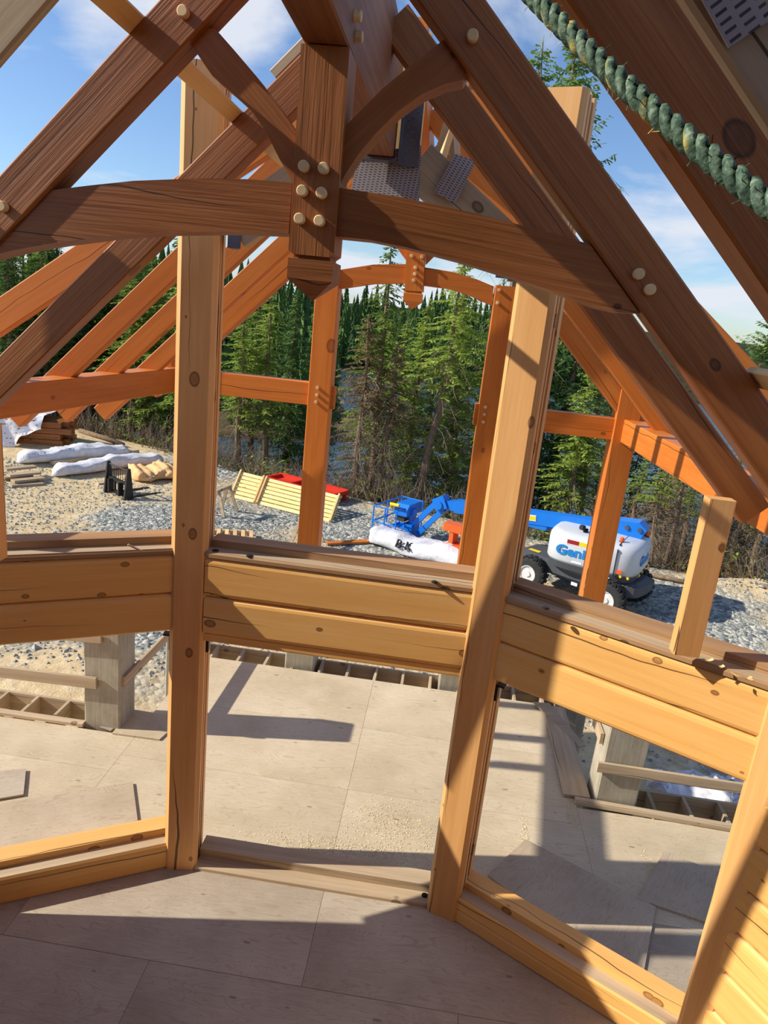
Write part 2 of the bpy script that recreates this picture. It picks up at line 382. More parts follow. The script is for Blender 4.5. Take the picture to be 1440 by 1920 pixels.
def peg_mesh(r, l):
    mb = MB(); n = 14
    loops = [[(rr * math.cos(2 * math.pi * k / n), yy, rr * math.sin(2 * math.pi * k / n)) for k in range(n)] for rr, yy in ((r, .03), (r, -l + .004), (r * .82, -l))]
    mb.loft(loops); me = bpy.data.meshes.new('peg'); me.from_pydata(mb.v, [], mb.f)
    bm = bmesh.new(); bm.from_mesh(me); bmesh.ops.recalc_face_normals(bm, faces=bm.faces); bm.to_mesh(me); bm.free()
    me.materials.append(M['peg']); return me
PEG, PEGS = peg_mesh(.023, .03), peg_mesh(.021, .026)
def pegs(parent, pix, y, me):
    for p in pix: link('peg', me, parent, Matrix.Translation(Vector(aty(*p, y))) @ Matrix.Rotation(R_.random() * 6, 4, 'Y'))
XC = -.65
# ================================================================== SETTING
# ---- ground
def gz(x, y):
    e = y - (21.9 - .36 * max(-30, min(x, 12)))
    z = -1.2 + .05 * math.sin(x * .9 + y * .4) + .04 * math.sin(x * .33 - y * .8)
    z += .55 * math.exp(-(((x + 16) / 5) ** 2 + ((y - 26.5) / 3) ** 2)) + .5 * math.exp(-(((x - 9) / 1.6) ** 2 + ((y - 18.6) / .9) ** 2))
    z += .35 * math.exp(-((x + 5.5) / 2.2) ** 2 - ((y - 9.5) / 1.6) ** 2)
    if e > 0: z -= min(7, .02 * e + .55 * max(0, e - 1.2))
    return z
def build_ground():
    xs = list(np.arange(-46, 31, .7)); ys = list(np.arange(5.6, 40, .5)); mb = MB()
    vs = [(x, y, gz(x, y)) for y in ys for x in xs]; nx = len(xs)
    f1, f2 = [], []
    for j in range(len(ys) - 1):
        for i in range(nx - 1):
            e = ys[j] - (21.9 - .36 * max(-30, min(xs[i], 12)))
            (f2 if e > .9 else f1).append((j * nx + i, j * nx + i + 1, (j + 1) * nx + i + 1, (j + 1) * nx + i))
    a = MB(); a.v = vs; a.f = f1
    g = ob('ground', a, 'gravel', smooth=True, fix=False); tag(g, 'gravel and sand building lot beyond the plywood deck', 'ground', kind='structure')
    b = MB(); b.v = vs; b.f = f2
    g2 = ob('bank', b, 'bank', smooth=True, fix=False); tag(g2, 'brushy bank dropping from the gravel to the lake', 'bank', kind='structure')
    w = ob('lake', MB().add([(-400, 24, -7.3), (400, 24, -7.3), (400, 420, -7.3), (-400, 420, -7.3)], [(0, 1, 2, 3)]), 'water', fix=False)
    tag(w, 'rippled blue grey lake behind the spruces', 'lake', kind='structure')
    mb = MB(); xs = list(np.arange(-420, 421, 20)); rows = [(150, -8), (170, -5), (210, 1.5), (260, 6), (330, 3), (420, -9)]; n = len(xs)
    for y, z in rows:
        for x in xs: mb.v.append((x, y + 12 * math.sin(x * .02) - .0 * x, z + (2.2 * math.sin(x * .013 + 1) if z > 0 else 0)))
    for j in range(len(rows) - 1):
        for i in range(n - 1): mb.f.append((j * n + i, j * n + i + 1, (j + 1) * n + i + 1, (j + 1) * n + i))
    h = ob('far_shore', mb, 'understory', smooth=True); tag(h, 'low forested far shore of the lake', 'hill', kind='structure')
build_ground()
def stones():
    rng = np.random.default_rng(3); n = 26000
    x = rng.uniform(-15, 11, n); y = 9.8 + rng.random(n) ** .9 * 13
    keep = (y < 21.8 - .36 * x)
    keep &= ~((y < 11) & (x > -5) & (x < 4.5) & (rng.random(n) > .7)); x, y = x[keep], y[keep]; n = len(x)
    z = np.array([gz(a, b) for a, b in zip(x, y)]); s = rng.uniform(.018, .05, n) * (1 + (rng.random(n) > .97) * 1.0)
    near = (x < -3.5) & (y < 12); s[near] *= 1.15
    base = np.array([(1, 0, 0), (-1, 0, 0), (0, 1, 0), (0, -1, 0), (0, 0, .7), (0, 0, -.4)])
    jit = rng.uniform(.6, 1.3, (n, 6, 3)); ang = rng.random(n) * 6.28; c, sn = np.cos(ang), np.sin(ang)
    v = base[None] * jit * s[:, None, None]; vx = v[..., 0] * c[:, None] - v[..., 1] * sn[:, None]; vy = v[..., 0] * sn[:, None] + v[..., 1] * c[:, None]
    V = np.stack([vx + x[:, None], vy + y[:, None], v[..., 2] + z[:, None]], -1).reshape(-1, 3)
    F = np.array([(0, 2, 4), (2, 1, 4), (1, 3, 4), (3, 0, 4), (2, 0, 5), (1, 2, 5), (3, 1, 5), (0, 3, 5)])
    FF = (F[None] + (np.arange(n) * 6)[:, None, None]).reshape(-1, 3)
    me = bpy.data.meshes.new('gravel_stones'); me.from_pydata(V.tolist(), [], FF.tolist()); me.materials.append(M['stone'])
    tag(link('gravel_stones', me), 'loose crushed grey stones strewn over the lot', 'gravel', kind='stuff')
stones()
# ---- interior floor
def sheet(name, x0, y0, x1, y1, z, mat, parent=None, th=.018, g=.003):
    mb = chbox(x1 - x0 - g, y1 - y0 - g, th, .002)
    return ob(name, mb, mat, parent, Matrix.Translation((x0 + g / 2, (y0 + y1) / 2, z - th / 2)))
fl = empty('floor', (XC, 2, -.02), 'weathered plywood floor inside the timber bay', 'floor', kind='structure')
for j, (ya, yb) in enumerate(((4.29, 5.5), (3.07, 4.29), (1.85, 3.07), (.63, 1.85), (-.6, .63), (-1.82, -.6), (-3.04, -1.82), (-4.26, -3.04), (-5.48, -4.26))):
    x = -5.45 + (j % 2) * 1.22
    if j % 2: sheet('plywood_sheet', -5.45, ya, x, yb, 0, 'ply_in', fl)
    while x < 4.2: sheet('plywood_sheet', x, ya, min(x + 2.44, 4.3), yb, 0, 'ply_in', fl); x += 2.44
ob('subfloor', MB().box((-.6, 0, -.16), (9.7, 11, .27)), 'weathered', fl)
# ---- deck outside
dk = empty('deck', (XC, 7.3, -.02), 'sunlit plywood deck on joists outside the bay', 'deck', kind='structure')
rows = ((5.5, 6.71), (6.71, 7.94), (7.94, 9.19))
for ya, yb in rows:
    for xa, xb in ((-3.17, -.57), (-.57, 1.98)): sheet('plywood_sheet', xa, ya, xb, yb, 0, 'ply_out' if ya < 7.9 or xa < -1 else 'ply_out', dk)
for xa, xb in ((-5.6, -3.17),):
    sheet('plywood_sheet', xa, 5.5, xb, 6.42, 0, 'ply_out', dk); sheet('plywood_sheet', xa, 6.42, xb, 7.08, 0, 'ply_out', dk)
for xa, xb in ((1.98, 4.42), (4.42, 5.6)): sheet('plywood_sheet', xa, 5.5, xb, 7.0, 0, 'ply_out', dk)
sheet('plywood_sheet', -3.17, 5.45, 1.98, 5.5, 0, 'ply_out', dk)
jm = chbox(1, .04, .27, .002)
def jst(a, b): timber('joist', a, b, .04, .27, 'weathered', parent=dk, c=.002)
for k in range(-6, 7):
    x = -.57 + .406 * k
    jst((x, 8.6, -.155), (x, 9.6, -.155))
timber('rim_joist', (-3.25, 9.62, -.155), (2.05, 9.62, -.155), .04, .27, 'weathered', parent=dk, c=.002)
timber('inner_rim_joist', (-3.25, 8.9, -.16), (2.05, 8.9, -.16), .04, .27, 'weathered', parent=dk, c=.002)
for sgn, xs, y1 in ((-1, [-5.5 + .406 * k for k in range(5)], 7.62), (1, [2.9 + .406 * k for k in range(7)], 7.52)):
    for x in xs: jst((x, 6.6, -.155), (x, y1, -.155))
    a, b = (min(xs) - .1, max(xs) + .1); timber('rim_joist', (a, y1 + .02, -.155), (b, y1 + .02, -.155), .04, .27, 'weathered', parent=dk, c=.002)
    timber('inner_rim_joist', (a, 6.75, -.16), (b, 6.75, -.16), .04, .27, 'weathered', parent=dk, c=.002)
ob('deck_underframe', MB().box((-.6, 6.2, -.16), (10, 1.0, .26)).box((-.6, 7.6, -.16), (5, 2.5, .26)), 'weathered', dk)
timber('edge_board', (-5.6, 7.1, .035), (-3.82, 7.12, .035), .09, .04, 'weathered', parent=dk, c=.003)
timber('edge_board', (1.97, 7.08, .03), (4.6, 6.98, .03), .09, .05, 'weathered', parent=dk, c=.003)
timber('edge_board', (2.0, 7.15, .03), (1.99, 9.1, .03), .30, .03, 'weathered', parent=dk, c=.003)
# ---- sawdust on deck and chips
def sawdust():
    rng = np.random.default_rng(5); n = 3000; mb = MB()
    c = [(-.25, 5.75, 1.1, .22, .5), (.0, 6.25, .5, .4, .25), (1.35, 6.25, .05, .45, .1), (2.6, 6.1, .05, .3, .07), (1.9, 6.9, .06, .3, .08)]
    for cx, cy, sx, sy, w in c:
        for _ in range(int(n * w)):
            x, y = rng.normal(cx, sx * .5), rng.normal(cy, sy * .5)
            if y < 5.56: continue
            a, l, b = rng.random() * 6.28, rng.uniform(.003, .011), rng.uniform(.0015, .0035); ca, sa = math.cos(a), math.sin(a)
            pt = lambda u, v, z: (x + u * ca - v * sa, y + u * sa + v * ca, z)
            mb.add([pt(-l, -b, .002), pt(l, -b, .002), pt(l, b, .006), pt(-l, b, .003)], [(0, 1, 2, 3)])
    tag(ob('sawdust', mb, 'sawdust', fix=False), 'pale sawdust scattered across the plywood deck', 'sawdust', kind='stuff')
sawdust()
# ---- log walls
def logprof(z0, z1, t=.25, r=.042, y0=0.):
    p = []
    for cy, cz, a0 in ((y0 + r, z0 + r, 270), (y0 + t - r, z0 + r, 360), (y0 + t - r, z1 - r, 90), (y0 + r, z1 - r, 180)):
        for k in range(4):
            a = math.radians({270: 180, 360: 270, 90: 0, 180: 90}[a0] + 30 * k); p.append((cy + r * math.cos(a), cz + r * math.sin(a)))
    return p
LZ = (2.375, 2.712, 3.048)
def wall(name, ox, oy, ang, L, label, lowsill=False, solid=0):
    """ox,oy: start of inner face; local X runs along the wall, local Y points outdoors"""
    w = empty(name, (ox, oy, 0), label, 'wall', kind='structure')
    def m(z): return Matrix.Translation((ox, oy, z)) @ Matrix.Rotation(ang, 4, 'Z')
    def piece(nm, prof, mat, zc, x0=0, x1=L):
        mb = MB().extrude_x([(y, z - zc) for y, z in prof], x0, x1); return ob(nm, mb, mat, w, m(zc))
    if solid:
        h = (solid - .0) / round(solid / .336)
        for k in range(round(solid / .336)): piece('log', logprof(k * h, (k + 1) * h - .002), 'pine', (k + .5) * h)
        return w
    piece('log', logprof(LZ[0], LZ[1] - .002), 'pine', (LZ[0] + LZ[1]) / 2); piece('log', logprof(LZ[1], LZ[2]), 'pine', (LZ[1] + LZ[2]) / 2)
    if lowsill: piece('bottom_trim', logprof(2.305, LZ[0], .22, .012, .02), 'pine', 2.34)
    piece('sill_cap', [(.0, 3.055), (.0, 3.085), (.012, 3.10), (.13, 3.10), (.132, 3.165), (.31, 3.165), (.31, 3.05), (.01, 3.05)], 'capwood', 3.1)
    piece('cap_top', [(.012, 3.1005), (.012, 3.103), (.128, 3.103), (.128, 3.1005)], 'weathered', 3.102)
    if lowsill:
        piece('threshold', [(.0, 0), (.0, .03), (.01, .04), (.14, .04), (.142, .12), (.32, .12), (.32, 0)], 'weathered', .06)
    else:
        if 'right' in name:
            piece('sill_log', [(.012, 0), (0, .015), (0, .115), (.012, .13), (.31, .13), (.31, 0)], 'pine', .06)
            piece('sill_log', [(.012, .131), (0, .146), (0, .245), (.012, .262), (.13, .262), (.132, .325), (.31, .325), (.31, .131)], 'pine', .2)
        else: piece('sill_log', [(.012, 0), (0, .02), (0, .245), (.012, .262), (.13, .262), (.132, .325), (.31, .325), (.31, 0)], 'pine', .16)
        piece('sill_top', [(.014, .2625), (.014, .265), (.128, .265), (.128, .2625)], 'weathered', .264)
    return w
C30, S30 = math.cos(math.pi / 6), math.sin(math.pi / 6)
wall('wall_center', -1.78, 5.25, 0, 2.16, 'two log band between the two tall pine posts', True)
wall('wall_right', .56, 5.185, -math.pi / 6, 1.92, 'sunlit two log band running from the right pine post to the jamb')
wall('wall_left', -2.0 - 2.04 * C30, 5.24 - 2.04 * S30, math.pi / 6, 2.06, 'shaded knotty two log band left of the left pine post')
wall('wall_side_right', 2.31, 4.11, -math.pi / 3, 3.4, 'solid wall of sunlit pine logs at the lower right', solid=4.03)
wall('wall_side_left', -3.91 - 2.38 * .5, 4.08 - 2.38 * .866, math.pi / 3, 2.38, 'solid pine log wall beside the left log band', solid=4.03)
wall('wall_house_left', -5.1, -5.5, math.pi / 2, 7.5, 'log house wall behind the camera on the left', solid=4.03)
wall('wall_house_right', 4.01, 1.2, -math.pi / 2, 6.7, 'log house wall behind the camera on the right', solid=4.03)
wall('wall_back', 4.0, -5.5, math.pi, 9.1, 'log end wall behind the camera', solid=4.03)
ob('gable_boarding', MB().prism([(-5.1, 4.03), (4.0, 4.03), (-.65, 7.12)], -.02, .02), 'ply_grey', bpy.data.objects['wall_back'], Matrix.Translation((0, -5.6, 0)) @ Matrix(((1, 0, 0, 0), (0, 0, 1, 0), (0, 1, 0, 0), (0, 0, 0, 1))))
for nm, x1, lb in (('ceiling_left', -5.5, 'plywood roof sheathing over the left side behind the camera'), ('ceiling_right', 4.4, 'plywood roof sheathing over the right side behind the camera')):
    zz = 7.15 - abs(x1 - XC) * .665; mb = MB().add([(XC, -6, 7.15), (XC, .38, 7.15), (x1, .38, zz), (x1, -6, zz), (XC, -6, 7.17), (XC, .38, 7.17), (x1, .38, zz + .02), (x1, -6, zz + .02)], [(0, 1, 2, 3), (4, 7, 6, 5), (0, 4, 5, 1), (1, 5, 6, 2), (2, 6, 7, 3), (3, 7, 4, 0)])
    tag(ob(nm, mb, 'ply_grey'), lb, 'ceiling', kind='structure')
# ================================================================== POSTS
def bay_post(name, x, y, rz, top, label, hw=.11, extra=True, dp=1.):
    r = empty(name, (x, y, 0), label, 'post', rz=0)
    half = [(hw, 0), (hw + .035, .035), (hw + .035, .09), (hw + .015, .09), (hw + .015, .13), (hw + .035, .13), (hw + .035, .17), (hw - .01, .17), (hw - .01, .24), (hw + .035, .24), (hw + .035, .33)]
    half = [(a, b * dp) for a, b in half]; poly = half + [(-a, b) for a, b in reversed(half)]
    # local X up the post so that the grain runs vertically
    mb = MB().extrude_x([(-a, b) for a, b in poly], 0, top)
    base = Matrix.Translation((x, y, 0)) @ Matrix.Rotation(rz, 4, 'Z')
    up = Matrix(((0, -1, 0, 0), (0, 0, 1, 0), (1, 0, 0, 0), (0, 0, 0, 1)))
    ob('shaft', mb, 'pine_post', r, base @ up)
    if extra:
        for s in (-1, 1):
            for z0, z1 in ((3.12, 3.5), (.06, .75)):
                ob('gasket', MB().box((s * (hw + .022), .11, (z0 + z1) / 2), (.02, .03, z1 - z0)), 'black', r, base)
                ob('gasket', MB().box((s * (hw + .006), .225, (z0 + z1) / 2), (.02, .025, z1 - z0)), 'black', r, base)
            ob('steel_angle', MB().box((s * (hw + .045), .14, 2.23), (.02, .07, .14)).box((s * (hw + .07), .14, 2.295), (.07, .07, .015)), 'blacksteel', r, base)
    return r
bay_post('timber_post', -1.909, 5.225, math.radians(9), 6.58, 'tall knotty pine post left of the centre opening')
bay_post('timber_post', .489, 5.18, math.radians(-20), 6.58, 'tall cracked pine post right of the centre opening')
bay_post('jamb_post', 2.28, 4.14, math.radians(-45), 6.3, 'bright pine jamb post between the right band and the solid log wall', .085, False)
bay_post('jamb_post', -3.85, 4.16, math.radians(45), 6.3, 'pine jamb post at the outer end of the left log band', .085, False, .5)
# ================================================================== MAIN ROOF FRAME
def raf_line(side, x, c=6.76): return (x, c - abs(x - XC))
def rafter(name, side, y0, y1, xa, xb, mat, cl=6.62, cu=6.90, parent=None):
    c = (cl + cu) / 2; d = (cu - cl) / math.sqrt(2)
    a = Vector((xa, (y0 + y1) / 2, c - abs(xa - XC))); b = Vector((xb, (y0 + y1) / 2, c - abs(xb - XC)))
    return timber(name, a, b, y1 - y0, d, mat, parent=parent)
YT = 3.2
tr = empty('roof_truss', (XC, 3.28, 5.1), 'dark stained timber truss with pegged king post and curved tie nearest the camera', 'truss')
kx0, kx1 = -.765, -.567
kp = slab('king_post', [(kx0, 6.085), (kx1, 6.085), (kx1, 5.335), (kx1, 5.30), (kx1 - .02, 5.285), (kx0 + .02, 5.285), (kx0, 5.30)], YT, YT + .2, 'truss', math.pi / 2, tr)
mbp = MB(); hx = .1; cx = -.665
mbp.loft([[(cx - hx * a, 3.3 - hx * a, z), (cx + hx * a, 3.3 - hx * a, z), (cx + hx * a, 3.3 + hx * a, z), (cx - hx * a, 3.3 + hx * a, z)] for a, z in ((.8, 5.29), (.8, 5.272), (1.0, 5.268), (1.0, 5.185), (.02, 5.10))])
ob('pendant', mbp, 'truss', kp)
pegs(kp, ((571, 313), (608, 317), (568, 359), (604, 363), (563, 411), (600, 415)), YT, PEG)
rl = rafter('principal_rafter', -1, 3.2, 3.34, kx0, -3.5, 'truss', 6.645, 6.91, tr)
rr = rafter('principal_rafter', 1, 3.2, 3.34, kx1, 2.15, 'truss', 6.60, 6.885, tr)
pegs(rl, ((346, 25), (8, 388), (-22, 420)), YT, PEG); pegs(rr, ((886, 70), (1196, 514), (1217, 543)), YT, PEG)
slab('tie_beam', pxz([(548, 342), (470, 336), (380, 334), (250, 339), (165, 348), (84, 358), (0, 442), (-40, 485), (40, 466), (100, 456), (200, 443), (300, 436), (420, 434), (541, 438)], 3.22), 3.22, 3.36, 'truss', 0, tr)
slab('tie_beam', pxz([(630, 443), (690, 449), (760, 463), (860, 489), (975, 525), (1060, 554), (1120, 577), (1160, 586), (1200, 588), (1107, 458), (1030, 436), (950, 415), (860, 393), (760, 371), (637, 352)], 3.22), 3.22, 3.36, 'truss', -.1, tr)
slab('curved_brace', pxz([(404, 54), (440, 95), (480, 142), (520, 195), (556, 248), (549, 342), (524, 298), (497, 244), (470, 206), (440, 178), (398, 142), (358, 84), (372, 50)], 3.24), 3.24, 3.36, 'truss', -.75, tr)
slab('curved_brace', pxz([(638, 345), (648, 326), (672, 290), (705, 250), (745, 210), (790, 177), (835, 157), (868, 150), (881, 128), (860, 98), (830, 76), (770, 122), (715, 168), (644, 240)], 3.24), 3.24, 3.36, 'truss', .75, tr)
rb = timber('ridge_beam', (-.664, -1.2, 6.43), (-.664, 5.29, 6.43), .188, .68, 'ridge'); tag(rb, 'rough sawn ridge beam running away above the king post', 'beam')
for z in (6.22, 6.17): link('peg', PEG, rb, Matrix.Translation((-.57, 3.27 + (6.22 - z) * 1.4, z)) @ Matrix.Rotation(math.pi / 2, 4, 'Z'))
def tr1(o, l, c='rafter', g='dark stained main roof rafters'): return tag(o, l, c, g)
tr1(rafter('roof_rafter', -1, 4.56, 4.70, -.76, -3.55, 'truss'), 'brown rafter behind the left side of the king post truss')
tr1(rafter('roof_rafter', 1, 4.56, 4.70, -.568, 2.02, 'truss'), 'brown rafter ending square on the right eave beam')
tr1(rafter('roof_rafter', 1, 1.92, 2.06, -.568, 2.6, 'truss'), 'very dark rafter behind the green rope')
tag(rafter('plank_rafter', 1, 1.46, 1.50, -.568, 2.4, 'weathered', 6.62, 6.95), 'pale plank rafter carrying a punched plate at the top right corner', 'rafter')
tag(rafter('plank_rafter', -1, 2.41, 2.45, -.76, -2.9, 'weathered', 6.62, 6.95), 'weathered grey plank rafter cutting the top left corner', 'rafter')
tag(rafter('roof_board', -1, 4.57, 4.69, -.80, -1.25, 'weathered', 6.905, 6.99), 'short grey board lying on top of the rafter left of the king post', 'board')
# strapping boards running along the roof on top of the rafters
def strap(px, py, side, y0, y1, label):
    q = atpl(px, py, (side, 0, 1), 6.93 + side * XC); m = Matrix.Translation((q[0], y0, q[2])) @ Matrix.Rotation(math.pi / 2, 4, 'Z') @ Matrix.Rotation(side * math.pi / 4, 4, 'X')
    return tag(ob('strapping_board', chbox(y1 - y0, .09, .038, .003), 'lumber', None, m), label, 'board')
strap(262, 52, -1, 1.6, 5.9, 'yellow strapping board crossing over the left rafters')
strap(1408, 706, 1, 1.6, 3.3, 'pale board end on the right rafter at the picture edge')
# hub where the ridge meets the bay
hub = empty('hub_post', (-.62, 5.45, 5.8), 'stack of nailed plies with punched steel plates at the ridge end', 'post')
for k in range(3): timber('ply', (-.62 + .0, 5.42 + k * .042, 5.78), (-.62, 5.42 + k * .042, 6.9), .04, .42 - .06 * k, 'lumber', up=(1, 0, 0), parent=hub, c=.002)
timber('ply', (-.3, 5.42, 6.0), (-.16, 5.55, 6.75), .09, .05, 'lumber', parent=hub, c=.002)
timber('ply', (-.12, 5.5, 5.95), (-.30, 5.6, 6.8), .09, .05, 'weathered', parent=hub, c=.002)
def plate(name, corners, y, parent, mat='gang', th=.004):
    p = [Vector(aty(a, b, y)) for a, b in corners]; x = (p[1] - p[0]).normalized(); n = Vector((0, 1, 0)); z = x.cross(n) * -1; z = n.cross(x) * -1
    lp = [((q - p[0]).dot(x), (q - p[0]).dot(z)) for q in p]; m = Matrix((x, z, x.cross(z))).transposed().to_4x4(); m.translation = p[0]
    return ob(name, MB().prism(lp, -th / 2, th / 2), mat, parent, m)
plate('truss_plate', ((657, 362), (672, 290), (790, 272), (786, 378)), 5.36, hub)
plate('truss_plate', ((814, 360), (854, 288), (892, 302), (853, 382)), 5.33, hub)
ob('steel_bucket', MB().box((-.66, 5.26, 6.075), (.23, .1, .018)).box((-.535, 5.27, 6.27), (.012, .12, .42)).box((-.785, 5.27, 6.27), (.012, .12, .42)).box((-.47, 5.33, 6.27), (.12, .012, .42)), 'steel', hub)
mbn = MB()
for i in range(3):
    for j in range(7): mbn.box((-.50 + .03 * i, 5.322, 6.1 + .05 * j + .02 * (i % 2)), (.01, .008, .01))
ob('nail_heads', mbn, 'nail', hub)['kind'] = 'stuff'
hb = timber('hip_beam', (-1.70, 5.42, 5.56), (-.83, 5.42, 6.2), .12, .30, 'weathered'); tag(hb, 'pinkish multi ply hip beam hung from the left pine post', 'beam')
ob('hanger', MB().box((-1.71, 5.42, 5.5), (.04, .15, .16)).box((-1.68, 5.35, 5.5), (.09, .01, .16)), 'steel', hb)
hb2 = timber('hip_beam', (.33, 5.42, 5.56), (-.42, 5.42, 6.10), .12, .30, 'weathered'); tag(hb2, 'pinkish nailed hip beam hung from the right pine post', 'beam')
ob('hanger', MB().box((.33, 5.42, 5.47), (.04, .15, .16)).box((.28, 5.35, 5.47), (.12, .01, .14)), 'steel', hb2)
cp = plate('truss_plate', ((1290, -45), (1366, 90), (1450, 34), (1380, -95)), 1.45, None); tag(cp, 'grey punched truss plate nailed to the top right plank', 'plate')
# rope
def rope_obj():
    a = Vector(aty(1000, -52, 1.02)); b = Vector(aty(1440, 318, .74)); d = (b - a); a2 = a - d * .5; b2 = b + d * .6; n = 260
    dirv = (b2 - a2).normalized(); u = dirv.cross(Vector((0, 0, 1))).normalized(); v = dirv.cross(u); L = (b2 - a2).length
    root = empty('rope', a2, 'green and yellow twisted rope slung across the upper right corner', 'rope')
    for k in range(3):
        pts = []
        for i in range(n + 1):
            s = i / n; c = a2 + (b2 - a2) * s - Vector((0, 0, .03)) * (4 * s * (1 - s)); ph = 2 * math.pi * (s * L / .062 + k / 3)
            pts.append(c + (u * math.cos(ph) + v * math.sin(ph)) * .0062)
        ob('strand', MB().tube(pts, .0064, 7), 'rope', root, smooth=True)
    rng = random.Random(2); mb = MB()
    for i in range(140):
        s = rng.random(); c = a2 + (b2 - a2) * s - Vector((0, 0, .03)) * (4 * s * (1 - s)); ph = rng.random() * 6.28
        e = (u * math.cos(ph) + v * math.sin(ph)); p = c + e * .0115; q = p + e * rng.uniform(.003, .008) + dirv * rng.uniform(-.006, .006)
        mb.tube([p, q], .0005, 3)
    ob('frayed_fibres', mb, 'rope', root)['kind'] = 'stuff'
rope_obj()
# ================================================================== PORCH FRAME
YP = 9.29
OR = 'orange'
def ppost(name, x0, x1, z0, z1, label, pix=()):
    o = timber(name, ((x0 + x1) / 2, YP + .15, z0), ((x0 + x1) / 2, YP + .15, z1), x1 - x0, .30, OR, up=(0, 1, 0)); tag(o, label, 'post')
    pegs(o, pix, YP, PEGS); return o
ppost('porch_post', -3.62, -3.32, .6, 4.55, 'orange porch post half hidden left of the left pine post')
ppost('porch_post', -1.845, -1.552, .47, 5.55, 'orange porch post on a pier, left of the porch pendant', ((596, 727), (595, 741), (593, 754)))
ppost('porch_post', .40, .715, .47, 5.55, 'orange porch post left of the right pine post', ((936, 544), (933, 568), (910, 763), (908, 777), (906, 791)))
ppost('porch_post', 2.135, 2.43, .6, 4.6, 'orange porch post in front of the boom lift')
o = timber('porch_tie', (-3.32, YP + .15, 3.955), (-1.845, YP + .15, 3.955), .2, .30, OR); tag(o, 'orange tie beam between the two left porch posts', 'beam')
ob('through_tenon', MB().box((-1.53, YP + .13, 3.93), (.06, .1, .30)), OR, o)
o = timber('porch_tie', (2.135, YP + .15, 3.945), (.715, YP + .15, 3.945), .2, .28, OR); tag(o, 'orange tie beam between the two right porch posts', 'beam')
ob('through_tenon', MB().box((.38, YP + .13, 3.93), (.06, .1, .28)), OR, o)
pt = empty('porch_truss', (-.6, YP, 5.2), 'small orange arched truss with pendant seen under the dark tie beam', 'truss')
arch = lambda l: pxz(l, YP + .03)
slab('arched_tie', arch([(630, 507), (700, 496), (765, 495), (765, 531), (700, 532), (632, 542)]), YP + .03, YP + .2, OR, 0, pt)
slab('arched_tie', arch([(795, 501), (850, 510), (895, 524), (926, 537), (922, 573), (885, 556), (845, 542), (793, 535)]), YP + .03, YP + .2, OR, 0, pt)
kp2 = slab('king_post', pxz([(759, 545), (759, 538), (764, 420), (800, 420), (793, 547)], YP), YP, YP + .25, OR, math.pi / 2, pt)
q0 = aty(757, 549, YP); q1 = aty(792, 549, YP); qt = aty(772, 580, YP); hw = (q1[0] - q0[0]) / 2; qx = (q0[0] + q1[0]) / 2
ob('pendant', MB().loft([[(qx - hw * a, YP + hw - hw * a, z), (qx + hw * a, YP + hw - hw * a, z), (qx + hw * a, YP + hw + hw * a, z), (qx - hw * a, YP + hw + hw * a, z)] for a, z in ((.85, q0[2] + .03), (1, q0[2]), (1, q0[2] - .09), (.02, qt[2]))]), OR, kp2)
pegs(kp2, ((772, 480), (791, 482), (779, 502), (778, 514), (776, 526)), YP, PEGS)
slab('curved_brace', arch([(764, 492), (742, 462), (725, 420), (764, 430)]), YP + .04, YP + .16, OR, .8, pt)
slab('curved_brace', arch([(798, 495), (815, 478), (850, 440), (800, 430)]), YP + .04, YP + .16, OR, -.8, pt)
for s in (-1, 1): rafter('principal_rafter', s, YP + .02, YP + .22, XC + s * .09, XC + s * 3.35, OR, 6.95, 7.25, pt)
# porch ridge
o = timber('porch_ridge', (-.65, 6.9, 7.35), (-.65, YP + .5, 6.98), .16, .34, OR); tag(o, 'orange porch ridge beam beyond the hub', 'beam')
# eave beams
def eave(name, x0, y0, x1, y1, z0, z1, label):
    o = timber(name, (x0, y0, (z0 + z1) / 2), (x1, y1, (z0 + z1) / 2), .26, z1 - z0, OR); return tag(o, label, 'beam')
eave('eave_beam', 2.37, YP + .05, 2.62, 4.35, 3.79, 4.09, 'bright orange eave beam striped by rafter shadows on the right')
eave('eave_beam', -3.73, YP + .05, -4.38, 4.6, 3.79, 4.10, 'orange eave beam carrying the rafter tails on the left')
# common porch rafters
for y, c, nm in ((7.2, 7.40, 'nearest'), (8.02, 7.27, 'second'), (8.8, 7.12, 'third')):
    tag(rafter('porch_rafter', -1, y, y + .14, XC - .08, -4.62 + (y - 7.2) * .1, OR, c, c + .29), nm + ' orange rafter from the camera resting on the left eave beam', 'rafter', 'orange porch rafters')
for y, c, nm in ((7.3, 7.32, 'nearest'), (8.5, 7.14, 'second')):
    tag(rafter('porch_rafter', 1, y, y + .14, XC + .08, 3.1, OR, c, c + .29), nm + ' orange rafter from the camera resting on the right eave beam', 'rafter', 'orange porch rafters')
# low pitched outer pair
def flat_rafter(xa, za, xb, zb, y, label):
    o = timber('barge_rafter', (xa, y, za), (xb, y, zb), .12, .27, OR); return tag(o, label, 'rafter')
flat_rafter(-.78, 7.13, -5.2, 4.03, 6.55, 'dark orange low pitched rafter behind the left brown rafter')
flat_rafter(-.42, 7.14, 3.9, 3.77, 6.55, 'orange low pitched rafter peeking above the dark right rafter')
# prop on the right band
q = atz(1285, 1228, 3.165); qq = Vector((q[0], q[1] + .03, 3.165))
tag(timber('timber_prop', qq, qq + Vector((0, .0, 1.04)), .165, .10, 'pine_post', up=(0, 1, 0)), 'raw pine prop standing on the right log band under the eave beam', 'post')
q = Vector(atz(-8, 1046, 3.165)); tag(timber('timber_prop', q, q + Vector((0, 0, .95)), .12, .10, 'pine_post', up=(0, 1, 0)), 'raw pine prop standing on the left log band at the picture edge', 'post')
